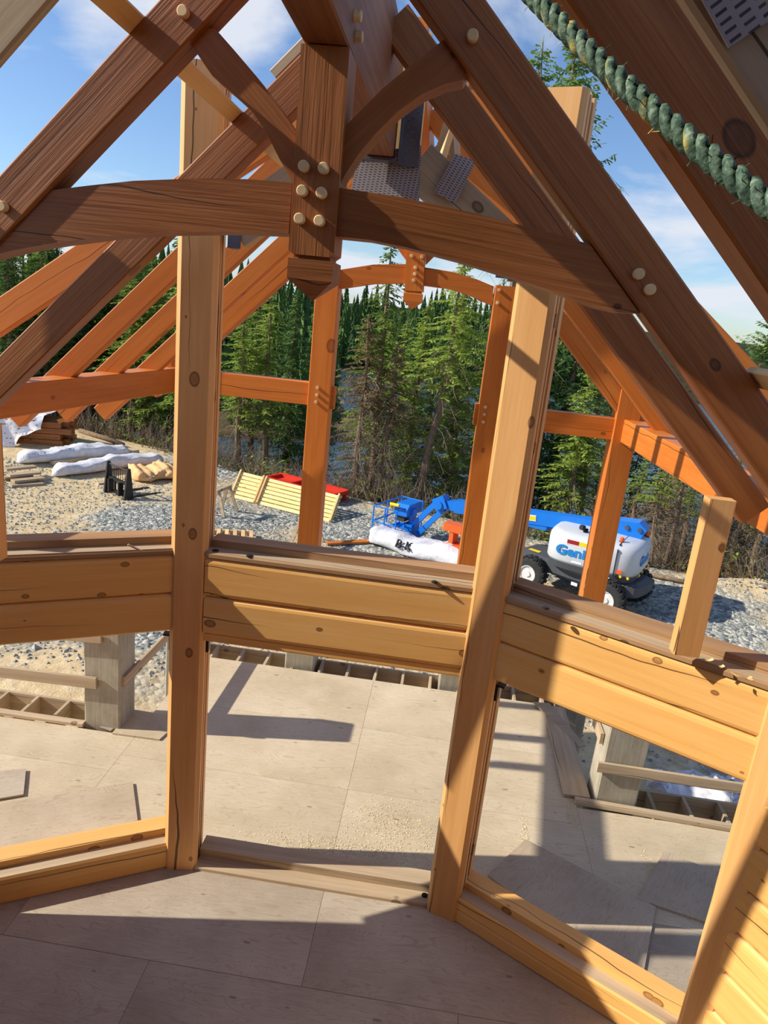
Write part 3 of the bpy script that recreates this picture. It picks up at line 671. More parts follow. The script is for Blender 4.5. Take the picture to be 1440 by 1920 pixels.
# ================================================================== DECK THINGS
def pier(name, x0, x1, y0, y1, top, label):
    mb = MB(); c = .02
    mb.prism([(x0 + c, y0), (x1 - c, y0), (x1, y0 + c), (x1, y1 - c), (x1 - c, y1), (x0 + c, y1), (x0, y1 - c), (x0, y0 + c)], -1.6, top)
    return tag(ob(name, mb, 'concrete', None, None), label, 'pier')
pier('concrete_pier', -3.83, -3.39, 7.14, 7.56, 1.75, 'tall concrete pier seen below the left log band')
pier('concrete_pier', 2.2, 2.66, 7.14, 7.56, 1.75, 'tall concrete pier seen below the right log band')
pier('concrete_pier', -1.90, -1.47, 9.27, 9.70, .47, 'low concrete pier under the porch post left of the pendant')
pier('concrete_pier', .36, .79, 9.27, 9.70, .47, 'low concrete pier under the porch post beside the right pine post')
pier('concrete_pier', -3.70, -3.24, 9.27, 9.70, .6, 'concrete pier far behind the left pine post')
pier('concrete_pier', 2.06, 2.5, 9.27, 9.70, .6, 'concrete pier under the rightmost porch post')
def board(name, a, b, w, d, mat, label, cat='board', up=(0, 0, 1)): return tag(timber(name, a, b, w, d, mat, up=up, c=.003), label, cat)
B = lambda p, y: Vector(aty(*p, y))
board('guard_board', B((-60, 1252), 7.11), B((181, 1281), 7.11), .04, .14, 'weathered', 'lower weathered board nailed across the left pier')
board('guard_board', B((40, 1186), 7.11), B((190, 1198), 7.11), .04, .10, 'weathered', 'upper split board nailed to the left pier under the band')
board('guard_board', Vector((-3.37, 7.2, .62)), Vector((-3.35, 9.25, .62)), .04, .13, 'weathered', 'board running away from the left pier along the deck edge')
board('guard_board', B((1120, 1437), 7.11), B((1420, 1482), 7.11), .04, .12, 'weathered', 'board nailed across the right pier above the joist bays')
board('guard_board', Vector((2.17, 7.25, .75)), Vector((2.15, 9.2, .75)), .04, .13, 'weathered', 'sunlit board running away from the right pier')
def offcut(pts, z, mat, label, th=.018):
    P = [atz(a, b, z) for a, b in pts]; c = sum(P) / len(P); ang = math.atan2(P[1][1] - P[0][1], P[1][0] - P[0][0])
    ca, sa = math.cos(-ang), math.sin(-ang); lp = [((p[0] - c[0]) * ca - (p[1] - c[1]) * sa, (p[0] - c[0]) * sa + (p[1] - c[1]) * ca) for p in P]
    o = ob('plywood_offcut', MB().prism(lp, -th, 0), mat, None, Matrix.Translation((c[0], c[1], z)) @ Matrix.Rotation(ang, 4, 'Z')); return tag(o, label, 'plywood')
offcut([(-90, 1520), (249, 1466), (259, 1545), (-90, 1640)], .024, 'ply_grey', 'grey plywood offcut lying behind the left sill')
offcut([(-50, 1505), (44, 1489), (49, 1441), (-50, 1450)], .028, 'ply_in', 'small pinkish plywood offcut at the left picture edge')
offcut([(210, 1374), (299, 1386), (345, 1345), (250, 1330)], .022, 'ply_out', 'square plywood offcut on the deck beside the left pier')
offcut([(156, 1350), (208, 1369), (226, 1356), (170, 1341)], .021, 'ply_in', 'narrow plywood scrap at the foot of the left pier')
offcut([(915, 1640), (985, 1573), (1230, 1700), (1200, 1860)], .02, 'ply_grey', 'grey plywood sheet laid skewed behind the right sill')
offcut([(1195, 1685), (1245, 1595), (1420, 1665), (1420, 1760)], .022, 'ply_grey', 'grey plywood sheet with a sawdust edge near the right jamb')
offcut([(1000, 1316), (1030, 1318), (1098, 1398), (1088, 1400)], .05, 'weathered', 'split plank lying on the deck edge near the right pier')
# screws and stick on the sills
def screws():
    n = Vector((math.sin(math.pi / 6) * -1, math.cos(math.pi / 6), 0))
    for i, (px, py, qx, qy, l) in enumerate(((274, 1563, 277, 1541, 'leftmost'), (284, 1562, 285, 1538, 'second'), (289, 1560, 288, 1538, 'third'), (294, 1560, 291, 1538, 'rightmost'))):
        a, b = Vector(atz(px, py, .268)), Vector(atz(qx, qy, .268)); mb = MB().tube([a, a + (b - a) * .8, b], [.004, .004, .001], 6).tube([a - (b - a) * .04, a], .009, 8)
        m = MB(); m.v = [tuple(Vector(p) - a) for p in mb.v]; m.f = mb.f
        tag(ob('screw', m, 'nail', None, Matrix.Translation(a)), l + ' of four gold screws lying on the left sill', 'screw', 'screws on the sill')
screws()
a, b = Vector(atz(240, 1021, 3.175)), Vector(atz(267, 1034, 3.115)); board('stick', a, b, .02, .012, 'weathered', 'small grey stick lying on the left band cap', 'stick')
def bolt(px, py, z, label):
    c = Vector(atz(px, py, z)); mb = MB().loft([[(r * math.cos(k * .5236), r * math.sin(k * .5236), zz) for k in range(12)] for r, zz in ((.028, 0), (.028, .006), (.018, .006), (.018, .012))])
    tag(ob('bolt_head', mb, 'blacksteel', None, Matrix.Translation(c)), label, 'bolt', 'bolts in the sills')
for p in ((305, 1549, .264, 'bolt washer on the left sill beside the screws'), (404, 1033, 3.102, 'dark bolt on the centre band cap beside the left post'), (468, 1043, 3.102, 'dark bolt on the centre band cap right of the left post'), (815, 1092, 3.102, 'dark bolt on the centre band cap near the right post'), (876, 1651, .264, 'black bolt on the right sill beside the right post'), (1272, 1893, .264, 'black bolt on the right sill beside the jamb'), (796, 1679, .042, 'bolt on the centre threshold beside the right post'), (1023, 1141, 3.168, 'bolt on the right band cap near the right post')): bolt(*p)
def chips():
    rng = random.Random(9)
    L = ['wood chip lying nearest the pine prop on the right cap', 'second wood chip from the pine prop on the right cap', 'long curled wood chip in the middle of the right cap', 'wood chip cluster piece left of the picture edge', 'large wood chip at the right picture edge on the cap']
    for i, (px, py, s) in enumerate(((1328, 1240, .03), (1352, 1252, .022), (1380, 1268, .05), (1402, 1275, .03), (1410, 1277, .03))):
        c = Vector(atz(px, py, 3.17)); mb = MB(); n = 7; vs = []
        for k in range(n):
            t = k / (n - 1) - .5; vs += [(t * 2 * s, -.008, .02 * t * t * 4 * s / .03 * .5 + .002), (t * 2 * s, .008 + .004 * rng.random(), .02 * t * t * 4 * s / .03 * .5 + .006)]
        mb.add(vs + [(x, y, z + .003) for x, y, z in vs], [(2 * k, 2 * k + 2, 2 * k + 3, 2 * k + 1) for k in range(n - 1)] + [(2 * n + 2 * k, 2 * n + 2 * k + 1, 2 * n + 2 * k + 3, 2 * n + 2 * k + 2) for k in range(n - 1)])
        tag(ob('wood_chip', mb, 'chip', None, Matrix.Translation(c) @ Matrix.Rotation(rng.random() * 3, 4, 'Z')), L[i], 'chip', 'chips on the right cap')
chips()
# ================================================================== YARD THINGS
def G(px, py, dz=0.):
    p = atz(px, py, -1.2 + dz)
    for _ in range(4): p = atz(px, py, gz(p[0], p[1]) + dz)
    return Vector(p)
def text_mesh(body, size, mat, parent, mtx, ext=.004, bold=.0, name='lettering'):
    cu = bpy.data.curves.new(name, 'FONT'); cu.body = body; cu.size = size; cu.extrude = ext; cu.offset = bold; cu.align_x = 'CENTER'; cu.resolution_u = 3
    tmp = bpy.data.objects.new(name + '_tmp', cu); COL.objects.link(tmp); dg = bpy.context.evaluated_depsgraph_get()
    me = bpy.data.meshes.new_from_object(tmp.evaluated_get(dg)); bpy.data.objects.remove(tmp); me.name = name
    me.materials.clear(); me.materials.append(M[mat]); return link(name, me, parent, mtx)
# ---- boom lift
def superloop(hx, hy, z, n=28, e=3.6, ox=0, oy=0):
    out = []
    for k in range(n):
        a = 2 * math.pi * k / n; c, s = math.cos(a), math.sin(a)
        out.append((ox + hx * math.copysign(abs(c) ** (2 / e), c), oy + hy * math.copysign(abs(s) ** (2 / e), s), z))
    return out
def wheel_mesh(r, w):
    mb = MB(); n = 28
    prof = [(.52 * r, -w / 2), (.80 * r, -w / 2), (.95 * r, -w * .42), (r * .97, -w * .25), (r * .97, w * .25), (.95 * r, w * .42), (.80 * r, w / 2), (.52 * r, w / 2)]
    mb.loft([[(rr * math.cos(2 * math.pi * k / n), y, rr * math.sin(2 * math.pi * k / n)) for k in range(n)] for rr, y in prof], cap=False)
    for k in range(18):
        for s in (-1, 1):
            a = 2 * math.pi * (k + .25 * s) / 18; c = Vector((math.cos(a) * r * .97, s * w * .22, math.sin(a) * r * .97))
            mb.box(c, (.05, w * .46, .09), Matrix.Rotation(-a, 3, 'Y') @ Matrix.Rotation(.5 * s, 3, 'X'))
    return mb
def boom_lift():
    gw = -1.2; u = Vector((-.82, .57, 0)).normalized(); ctr = Vector((3.86, 17.15, gw))
    base = Matrix.Translation(ctr) @ Matrix.Rotation(math.atan2(u.y, u.x), 4, 'Z')   # local +X to the basket, local +Y toward the camera
    r = empty('boom_lift', ctr, 'blue and grey boom lift parked on the gravel behind the right posts', 'boom lift')
    ch = MB(); ch.box((0, 0, .62), (2.5, .95, .34)); ch.loft([superloop(1.55, .62, .5, 20, 5), superloop(1.62, .68, .56, 20, 5), superloop(1.62, .68, .78, 20, 5), superloop(1.45, .55, .84, 20, 5)])
    for sx in (-1, 1): ch.box((sx * 1.05, 0, .44), (.22, 1.6, .2)); ch.box((sx * 1.05, .74, .58), (.55, .28, .12)); ch.box((sx * 1.05, -.74, .58), (.55, .28, .12))
    ob('chassis', ch, 'dkgrey', r, base)
    ob('hazard_decal', MB().box((1.25, .3, .846), (.3, .14, .006)), 'yellow', r, base)
    for dx, dz in ((1.0, .62), (-.1, .46)): ob('white_decal', MB().box((dx, .688, dz), (.16, .006, .08)), 'white', r, base)
    wm = None
    for sx in (-1, 1):
        for sy in (-1, 1):
            m = base @ Matrix.Translation((sx * 1.02, sy * .84, .43))
            if wm is None:
                w = ob('wheel', wheel_mesh(.43, .32), 'tyre', r, m); wm = w.data
                mb = MB(); n = 20
                mb.loft([[(rr * math.cos(2 * math.pi * k / n), y, rr * math.sin(2 * math.pi * k / n)) for k in range(n)] for rr, y in ((.235, .12), (.235, -.155), (.2, -.155), (.17, -.1), (.08, -.1), (.07, -.15), (.01, -.15))]); 
                mb2 = MB(); mb2.v = [(x, -y, z) for x, y, z in mb.v] + mb.v; mb2.f = mb.f + [tuple(i + len(mb.v) for i in f) for f in mb.f]
                rim = ob('rim', mb2, 'rim', w, m).data
            else:
                w = link('wheel', wm, r, m); link('rim', rim, w, m)
    # turret shell (slewed a little against the chassis)
    u2 = Vector((-.905, .424, 0)); base = Matrix.Translation((4.1, 17.05, gw)) @ Matrix.Rotation(math.atan2(u2.y, u2.x), 4, 'Z')
    HX, HY = 1.12, 1.0; SL = lambda a, b, z: superloop(HX * a, HY * b, z, 40, 4.2)
    ob('turret_skirt', MB().loft([SL(.72, .8, .74), SL(.93, .93, .84), SL(.97, .97, 1.0)]), 'dkgrey', r, base)
    ts = ob('turret_shell', MB().loft([SL(.97, .97, 1.0), SL(1, 1, 1.07), SL(1, 1, 1.52), SL(.985, .975, 1.62), SL(.94, .92, 1.70), SL(.84, .8, 1.74), SL(.3, .3, 1.755)]), 'grey', r, base, smooth=True)
    ob('panel_seam', MB().box((-.62, .985, 1.32), (.014, .05, .66)).box((-.62, .45, 1.735), (.014, .9, .03)), 'black', ts, base)
    for k in range(9): ob('hazard_stripe', MB().box((-1.12, .72 - .17 * k, 1.03), (.03, .085, .05), Matrix.Rotation(.5, 3, 'X')), 'yellow' if k % 2 else 'black', ts, base)
    for k in range(4): ob('hazard_stripe', MB().box((-.70 - .085 * k, .985, 1.03), (.045, .05, .05), Matrix.Rotation(.5, 3, 'Y')), 'yellow' if k % 2 else 'black', ts, base)
    ob('exhaust', MB().tube([(.28, .52, 1.7), (.28, .52, 1.80), (.32, .58, 1.85), (.37, .65, 1.87)], .065, 12), 'black', r, base)
    for bx, by in ((-.60, .62), (-.95, -.45)):
        bc = ob('beacon', MB().loft([[(bx + q * math.cos(k * .5236), by + q * math.sin(k * .5236), z) for k in range(12)] for q, z in ((.05, 1.75), (.05, 1.83), (.035, 1.85))]), 'beacon', r, base)
        ob('beacon_base', MB().loft([[(bx + q * math.cos(k * .5236), by + q * math.sin(k * .5236), z) for k in range(12)] for q, z in ((.075, 1.69), (.06, 1.755))]), 'blacksteel', bc, base)
    ob('side_marker', MB().box((-.74, .985, 1.13), (.12, .05, .07)), 'beacon', r, base)
    up90 = Matrix.Rotation(math.pi / 2, 4, 'X'); t0 = Matrix.Translation; RZ = lambda a: Matrix.Rotation(a, 4, 'Z') @ up90
    text_mesh('Genie', .32, 'lblue', ts, base @ t0((.34, 1.0, 1.22)) @ RZ(math.pi) @ Matrix.Diagonal((1.15, 1, 1, 1)), .006, .012)
    text_mesh('Genie', .34, 'lblue', ts, base @ t0((-1.12, .2, 1.25)) @ RZ(-math.pi / 2), .006, .012)
    ob('white_decal', MB().box((-.32, .955, .93), (.2, .03, .06)), 'white', ts, base); ob('white_decal', MB().prism([(-.06, 0), (0, .06), (.06, 0), (.03, 0), (0, .025), (-.03, 0)], -.015, .015), 'white', ts, base @ t0((-.5, .955, .91)) @ up90)
    d = ob('warning_label', MB().box((.30, .995, 1.56), (.52, .014, .13)), 'white', ts, base)
    ob('label_field', MB().box((.405, 1.002, 1.56), (.28, .012, .095)), 'dred', d, base); ob('label_field', MB().box((.16, 1.002, 1.56), (.2, .012, .095)), 'yellow', d, base)
    for k in range(2): ob('white_decal', MB().box((.25 - .33 * k, 1.0, 1.09), (.24, .008, .04)), 'white', ts, base)
    # boom
    p0, p1 = Vector((-.75, -.22, 1.86)), Vector((4.0, -.22, 1.42)); dv = (p1 - p0).normalized()
    bo = ob('boom', MB().bar(p0, p1, .32, .34), 'blue', r, base)
    ob('boom_extension', MB().bar(p1 - dv * .1, p1 + dv * .45, .25, .26), 'blue', bo, base)
    sw = Matrix(((1, 0, 0, 0), (0, 0, 1, 0), (0, 1, 0, 0), (0, 0, 0, 1)))
    ob('boom_pivot', MB().prism([(-1.0, 1.98), (-.8, 2.12), (.05, 2.03), (.1, 1.9), (-.45, 1.6), (-.85, 1.62)], -.46, .0), 'blue', r, base @ sw)
    ob('lift_cylinder', MB().tube([(-.4, -.22, 1.7), (1.5, -.22, 1.46)], .07, 10).box((1.65, -.22, 1.44), (.5, .28, .14)), 'blue', bo, base)
    for x in (-.85, -.55, -.1): ob('pivot_pin', MB().tube([(x, -.02, 1.95), (x, .04, 1.95)], .055, 10), 'steel', bo, base)
    lr = Matrix.Translation(p0 + (p1 - p0) * .57) @ Matrix.Rotation(math.atan2(-(p1 - p0).z, (p1 - p0).x), 4, 'Y'); fb = base @ lr
    lb = ob('warning_label', MB().box((0, .168, 0), (.52, .012, .15)), 'white', bo, fb)
    ob('label_field', MB().box((.1, .174, 0), (.26, .008, .11)), 'dred', lb, fb); ob('label_field', MB().box((-.15, .174, 0), (.2, .008, .11)), 'yellow', lb, fb)
    text_mesh('Genie', .27, 'white', bo, base @ Matrix.Translation(p0 + (p1 - p0) * .86 + Vector((0, .165, -.09))) @ RZ(math.pi), .004, .008)
    # jib
    k0, k1 = Vector((4.46, -.22, 1.36)), Vector((5.25, -.3, .42))
    ob('knuckle', MB().box(k0 + Vector((-.02, 0, .05)), (.36, .36, .36), Matrix.Rotation(.5, 3, 'Y')).tube([k0 + Vector((0, -.22, 0)), k0 + Vector((0, .22, 0))], .12, 12), 'blue', r, base)
    ob('jib_arm', MB().bar(k0 + Vector((.1, 0, .08)), k1 + Vector((.08, 0, .06)), .15, .13, (0, 1, 0)), 'blue', r, base)
    ob('jib_arm', MB().bar(k0 + Vector((-.10, 0, -.12)), k1 + Vector((-.14, 0, -.10)), .15, .10, (0, 1, 0)), 'blue', r, base)
    ob('jib_bracket', MB().box((5.36, -.35, .36), (.24, .5, .42)).box((5.36, -.35, .7), (.12, .2, .6)), 'blue', r, base)
    # platform
    X0, X1, Z0 = 5.5, 6.25, .12; fb0 = base; base = base @ Matrix.Translation((0, -.42, 0)) @ Matrix.Diagonal((1, .84, .9, 1))
    pl = ob('platform', MB().box(((X0 + X1) / 2, 0, Z0), (X1 - X0, 1.9, .05)).box((X0, 0, Z0 + .07), (.04, 1.9, .12)).box((X1, 0, Z0 + .07), (.04, 1.9, .12)).box(((X0 + X1) / 2, .95, Z0 + .07), (X1 - X0, .04, .12)).box(((X0 + X1) / 2, -.95, Z0 + .07), (X1 - X0, .04, .12)), 'blue', r, base)
    for zz in (Z0 + .52, Z0 + 1.02): ob('guard_rail', MB().tube([(X0, -.95, zz), (X1, -.95, zz), (X1, .95, zz), (X0, .95, zz), (X0, -.95, zz)], .024, 8), 'blue', pl, base)
    for px, py in ((X0, -.95), (X1, -.95), (X1, .95), (X0, .95), ((X0 + X1) / 2, .95), ((X0 + X1) / 2, -.95), (X1, 0), (X0, 0)): ob('stanchion', MB().tube([(px, py, Z0), (px, py, Z0 + 1.02)], .023, 8), 'blue', pl, base)
    cb = ob('control_box', MB().extrude_x([(-.6, Z0 + .78), (-.6, Z0 + 1.0), (-.45, Z0 + 1.14), (.35, Z0 + 1.14), (.5, Z0 + 1.0), (.5, Z0 + .78)], X0 - .12, X0 + .3), 'blue', pl, base)
    ob('control_face', MB().box((X0 + .14, -.05, Z0 + .68), (.3, .9, .2)), 'glassdark', cb, base)
    ob('yellow_guard', MB().tube([(X0 + .36, .5, Z0 + .9), (X0 + .36, .62, Z0 + 1.12), (X0 + .1, .62, Z0 + 1.12)], .055, 8), 'yellow', cb, base)
boom_lift()
# ---- wrapped bundles
def bundle(name, a, b, w, h, seed, mat, label, cat='bundle', lump=.12, n=46):
    rng = random.Random(seed); a, b = Vector(a), Vector(b); m, L = xf(a, b); mb = MB(); loops = []; k = 18
    ph = [rng.random() * 6 for _ in range(8)]
    for i in range(n + 1):
        s = i / n; end = min(1, min(s, 1 - s) / .07) ** .5 * .85 + .15; x = s * L
        hh = h * end * (1 + lump * 1.6 * math.sin(s * 9 + ph[0]) + lump * math.sin(s * 31 + ph[1]) * .5); ww = w * end * (1 + lump * math.sin(s * 13 + ph[2]))
        lp = []
        for j in range(k):
            t = j / k * 2 * math.pi; c, sn = math.cos(t), math.sin(t)
            wr = 1 + lump * .55 * math.sin(5 * t + s * 17 + ph[3]) + lump * .35 * math.sin(11 * t - s * 43 + ph[4]) + rng.uniform(-.03, .03)
            y = ww / 2 * math.copysign(abs(c) ** .7, c) * wr; z = hh * (.5 + .5 * math.copysign(abs(sn) ** .7, sn)) * (wr if sn > 0 else 1)
            lp.append((x + .03 * math.sin(9 * t + s * 20), y, max(0, z)))
        loops.append(lp)
    mb.loft(loops)
    o = ob(name, mb, mat, None, m, smooth=True); return tag(o, label, cat)
bk = bundle('wrapped_bundle', G(686, 1018) + Vector((.16, .3, 0)), G(905, 1090) + Vector((.16, .3, 0)), .95, .5, 4, 'tarp', 'white wrapped bundle marked B-K in front of the lift basket', lump=.10)
from mathutils.bvhtree import BVHTree
def stick(o, px, py):
    me = o.data; m = WM[o.name]; bv = BVHTree.FromPolygons([m @ v.co for v in me.vertices], [tuple(p.vertices) for p in me.polygons])
    h = bv.ray_cast(Vector(_O), Vector(ray(px, py)).normalized()); return h[0], h[1]
for _py in range(1047, 1000, -2):
    hp, hn = stick(bk, 757, _py)
    if hp is not None:
        hp, hn = stick(bk, 757, _py - 16); break
if hp is not None:
    hn = Vector((-.42, -.74, .55)).normalized(); ax = Vector((.88, -.47, 0)); ax = (ax - hn * ax.dot(hn)).normalized(); ay = hn.cross(ax); tm = Matrix((ax, ay, hn)).transposed().to_4x4(); tm.translation = hp - Vector(ray(757, _py - 16)).normalized() * .05 - ay * .1
    text_mesh('B-K', .34, 'ink', bk, tm, .035, -.003)
bundle('wrapped_bundle', G(32, 868), G(243, 852), .75, .44, 11, 'tarp', 'farther of the two long white wrapped bundles on the sand', lump=.10)
bundle('wrapped_bundle', G(98, 893), G(305, 866), .65, .40, 12, 'tarp', 'nearer long white wrapped bundle behind the black fork frame', lump=.09)
bundle('tarp_bundle', G(246, 897), G(330, 890), 1.5, .36, 13, 'tarp_tan', 'crumpled tan tarpaulin heap beside the nearer white bundle', lump=.13)
bundle('plastic_wrap', G(1210, 1478), G(1400, 1520), .5, .18, 21, 'tarp', 'crumpled white plastic wrap on the sand past the right pier', 'plastic', .3)
bundle('plastic_wrap', G(1270, 1468), G(1400, 1476), .3, .10, 22, 'tarp', 'thin flattened strip of white plastic behind the crumpled wrap', 'plastic', .3)
# printed wrap over the lumber stack, top left
def wrapped_stack():
    c = G(60, 838); r = empty('lumber_stack', c, 'brown timber stack half covered by printed wrap on the sand mound', 'lumber stack', rz=0)
    base = Matrix.Translation(c) @ Matrix.Rotation(.25, 4, 'Z'); rng = random.Random(3)
    for k in range(4):
        for j in range(5): ob('timber', MB().box((rng.uniform(-.2, .2) - .3, .3 + .3 * j, .16 + .22 * k), (2.8, .26, .2)), 'truss', r, base)
    for k in range(3): ob('bearer', MB().box((-1.2 + k * 1.0, .9, .03), (.12, 1.6, .08)), 'weathered', r, base)
    mb = MB(); n, m_ = 14, 12; vs = []
    for i in range(n):
        for j in range(m_):
            s = j / (m_ - 1); x = -2.1 + 2.5 * i / (n - 1)
            if s < .45: y = .05 - .35 * (1 - s / .45) ; z = 1.12 * (s / .45)
            else: y = .05 + 1.7 * (s - .45) / .55; z = 1.14
            if i > 8: z = max(z, .25 + .1 * (i - 8)) if s < .45 else z
            vs.append((x + .05 * math.sin(j * 1.3 + i), y - .06 + .05 * math.sin(i * 1.7 + j * .9), z + .04 * math.sin(i * 2.1 + j)))
    for i in range(n - 1):
        for j in range(m_ - 1): mb.f.append((i * m_ + j, i * m_ + j + 1, (i + 1) * m_ + j + 1, (i + 1) * m_ + j))
    mb.v = vs; ob('printed_wrap', mb, 'tarp_print', r, base, smooth=True)
wrapped_stack()
# loose planks and stacks
for i, (a, b, l) in enumerate((((96, 873), (258, 850), 'longest grey plank lying between the two white bundles'), ((150, 874), (232, 862), 'middle grey plank between the two white bundles'), ((165, 877), (235, 869), 'short grey plank against the nearer white bundle'))):
    A, Bb = G(*a), G(*b); board('plank', A + Vector((0, 0, .10)), Bb + Vector((0, 0, .10)), .25, .12, 'weathered', l, 'plank')
board('plank', G(183, 907) + Vector((0, 0, .03)), G(216, 904) + Vector((0, 0, .03)), .3, .05, 'weathered', 'short flat plank on the gravel beside the black fork frame', 'plank')
st = empty('plank_stack', G(42, 908), 'low stack of weathered planks at the left edge of the gravel', 'plank stack')
for k, (a, b, z) in enumerate((((10, 896), (66, 890), .28), ((16, 903), (74, 897), .2), ((24, 909), (82, 903), .12), ((6, 900), (60, 896), .08), ((20, 912), (80, 908), .03))):
    timber('plank', G(*a) + Vector((0, 0, z)), G(*b) + Vector((0, 0, z)), .26, .07, 'weathered', parent=st, c=.003)
# pallet fork frame
def fork_frame():
    c = G(222, 930); base = Matrix.Translation(c) @ Matrix.Rotation(-.62, 4, 'Z'); r = empty('fork_frame', c, 'black steel pallet fork frame standing on the gravel', 'fork frame')
    for s in (-.6, .6): ob('side_plate', MB().prism([(-.16, 0), (.16, 0), (.05, 1.0), (-.05, 1.0)], -.04, .04), 'blacksteel', r, base @ Matrix(((0, 0, 1, s), (1, 0, 0, 0), (0, 1, 0, 0), (0, 0, 0, 1))))
    for z, t in ((.12, .07), (.5, .09)): ob('cross_bar', MB().box((0, 0, z), (1.2, t, t)), 'blacksteel', r, base)
    ob('top_bar', MB().tube([(-.6, 0, .93), (.6, 0, .93)], .025, 8), 'blacksteel', r, base)
    for k in range(9): ob('grille_bar', MB().tube([(-.52 + .13 * k, 0, .5), (-.52 + .13 * k, 0, .93)], .012, 6), 'blacksteel', r, base)
    for s in (-.33, .4): ob('fork', MB().box((s, .06, .3), (.11, .05, .5)).box((s, .65, .05), (.11, 1.2, .04)), 'blacksteel', r, base)
    for s in (-.3, .3): ob('mount', MB().box((s, -.1, .3), (.06, .16, .42)), 'blacksteel', r, base)
fork_frame()
# slatted panel leaning on a red frame
def slat_panel():
    BL, BR = G(433, 933), G(622, 981); TL, TR = Vector(atz(453, 884, -.62)), Vector(atz(640, 930, -.62))
    r = empty('slatted_panel', (BL + BR) / 2, 'pale slatted wooden panel leaning at a slant on the gravel', 'panel')
    nrm = (BR - BL).cross(TL - BL).normalized(); 
    if nrm.z < 0: nrm = -nrm
    n = 7
    for k in range(n):
        s = (k + .5) / n; timber('slat', BL.lerp(TL, s), BR.lerp(TR, s), (TL - BL).length / n * .68, .03, 'slat', up=nrm, parent=r, c=.003)
    for s in (.0, .245, .275, .985):
        a, b = BL.lerp(BR, s) + nrm * .05, TL.lerp(TR, s) + nrm * .05; timber('batten', a, b, .06 if s in (0, .985) else .05, .08, 'lumber', up=nrm, parent=r, c=.003)
    for s in (.03, .3, .96):
        a, b = BL.lerp(BR, s) - nrm * .06, TL.lerp(TR, s) - nrm * .06; timber('rear_batten', a, b, .06, .08, 'weathered', up=nrm, parent=r, c=.003)
slat_panel()
def red_frame():
    A, Bq = G(505, 922), G(640, 955); c = (A + Bq) / 2 + Vector((-.15, .75, -.28)); m, L = xf(A, Bq); rz = math.atan2((Bq - A).y, (Bq - A).x); base = Matrix.Translation(c) @ Matrix.Rotation(rz, 4, 'Z')
    r = empty('equipment_tray', c, 'red steel equipment tray behind the slatted panel', 'tray')
    for y in (-.45, .45): ob('rail', MB().box((0, y, .62), (3.0, .1, .16)), 'redpaint', r, base)
    for x in (-1.45, -.4, .4, 1.45): ob('cross_member', MB().box((x, 0, .62), (.1, .8, .12)), 'redpaint', r, base)
    for x in (-1.4, 1.4):
        for y in (-.42, .42): ob('leg', MB().box((x, y, .28), (.1, .1, .56)), 'redpaint', r, base)
    ob('tray_floor', MB().box((0, 0, .56), (2.8, .8, .02)), 'redpaint', r, base); ob('decal', MB().box((-.7, -.505, .64), (.35, .01, .08)), 'white', r, base)
red_frame()
def sawhorse(px, py, rz, label, h=.75):
    c = G(px, py); base = Matrix.Translation(c) @ Matrix.Rotation(rz, 4, 'Z'); r = empty('sawhorse', c, label, 'sawhorse')
    ob('beam', MB().box((0, 0, h), (.9, .1, .09)), 'weathered', r, base)
    for sx in (-1, 1):
        for sy in (-1, 1): ob('leg', MB().bar((sx * .34, sy * .03, h), (sx * .42, sy * .26, 0.02), .09, .04, (1, 0, 0)), 'weathered', r, base)
        ob('brace', MB().box((sx * .39, 0, .32), (.03, .36, .08)), 'weathered', r, base)
sawhorse(575, 1019, 1.2, 'small grey sawhorse half hidden by the porch post'); sawhorse(417, 962, 1.4, 'sawhorse leg peeking out right of the left pine post', .75)
def pallet():
    c = G(432, 1012); base = Matrix.Translation(c) @ Matrix.Rotation(.28, 4, 'Z'); r = empty('pallet', c, 'wooden pallet on the gravel right of the left pine post', 'pallet')
    for y in (-.5, 0, .5): ob('stringer', MB().box((0, y, .06), (1.2, .04, .09)), 'lumber', r, base)
    for k in range(6): ob('deck_board', MB().box((-.54 + .216 * k, 0, .115), (.1, 1.05, .02)), 'lumber', r, base)
    for k in range(3): ob('bottom_board', MB().box((-.5 + .5 * k, 0, .01), (.1, 1.05, .018)), 'lumber', r, base)
pallet()
board('plank', G(612, 1022) + Vector((0, 0, .05)), G(690, 1018) + Vector((0, 0, .05)), .2, .06, 'orange', 'stained plank on the gravel behind the left porch post', 'plank')
def orange_box():
    c = G(862, 1062); base = Matrix.Translation(c) @ Matrix.Rotation(-.5, 4, 'Z'); r = empty('steel_attachment', c, 'orange steel machine attachment under the blue boom', 'attachment')
    ob('lower_box', MB().box((0, 0, .32), (.95, .5, .55)).box((.25, 0, .66), (.45, .5, .2)), 'orangepaint', r, base); ob('upper_plate', MB().box((-.05, 0, 1.02), (1.0, .35, .2)), 'orangepaint', r, base)
    for s in (-.3, .3): ob('side_arm', MB().box((s, 0, .82), (.12, .3, .4)), 'orangepaint', r, base)
orange_box()
board('black_pipe', G(1358, 1492) + Vector((0, 0, .22)), G(1400, 1525) + Vector((0, 0, .22)), .14, .1, 'blacksteel', 'black corrugated strip lying on the white plastic by the jamb', 'strip')
# driftwood logs by the edge
for a, b, rr, l in (((1415, 1112), (1475, 1122), .14, 'peeled log lying at the bank at the right edge'), ((150, 812), (232, 838), .10, 'grey log on the crest of the sand mound'), ((1200, 1078), (1300, 1100), .07, 'thin pole lying on the gravel behind the lift')):
    A, Bb = G(*a), G(*b); mb = MB().tube([Vector((0, 0, rr)), (Bb - A) * .5 + Vector((0, 0, rr * 1.2)), (Bb - A) + Vector((0, 0, rr))], [rr, rr * .9, rr * .7], 10); tag(ob('fallen_log', mb, 'bark', None, Matrix.Translation(A), smooth=True), l, 'log')
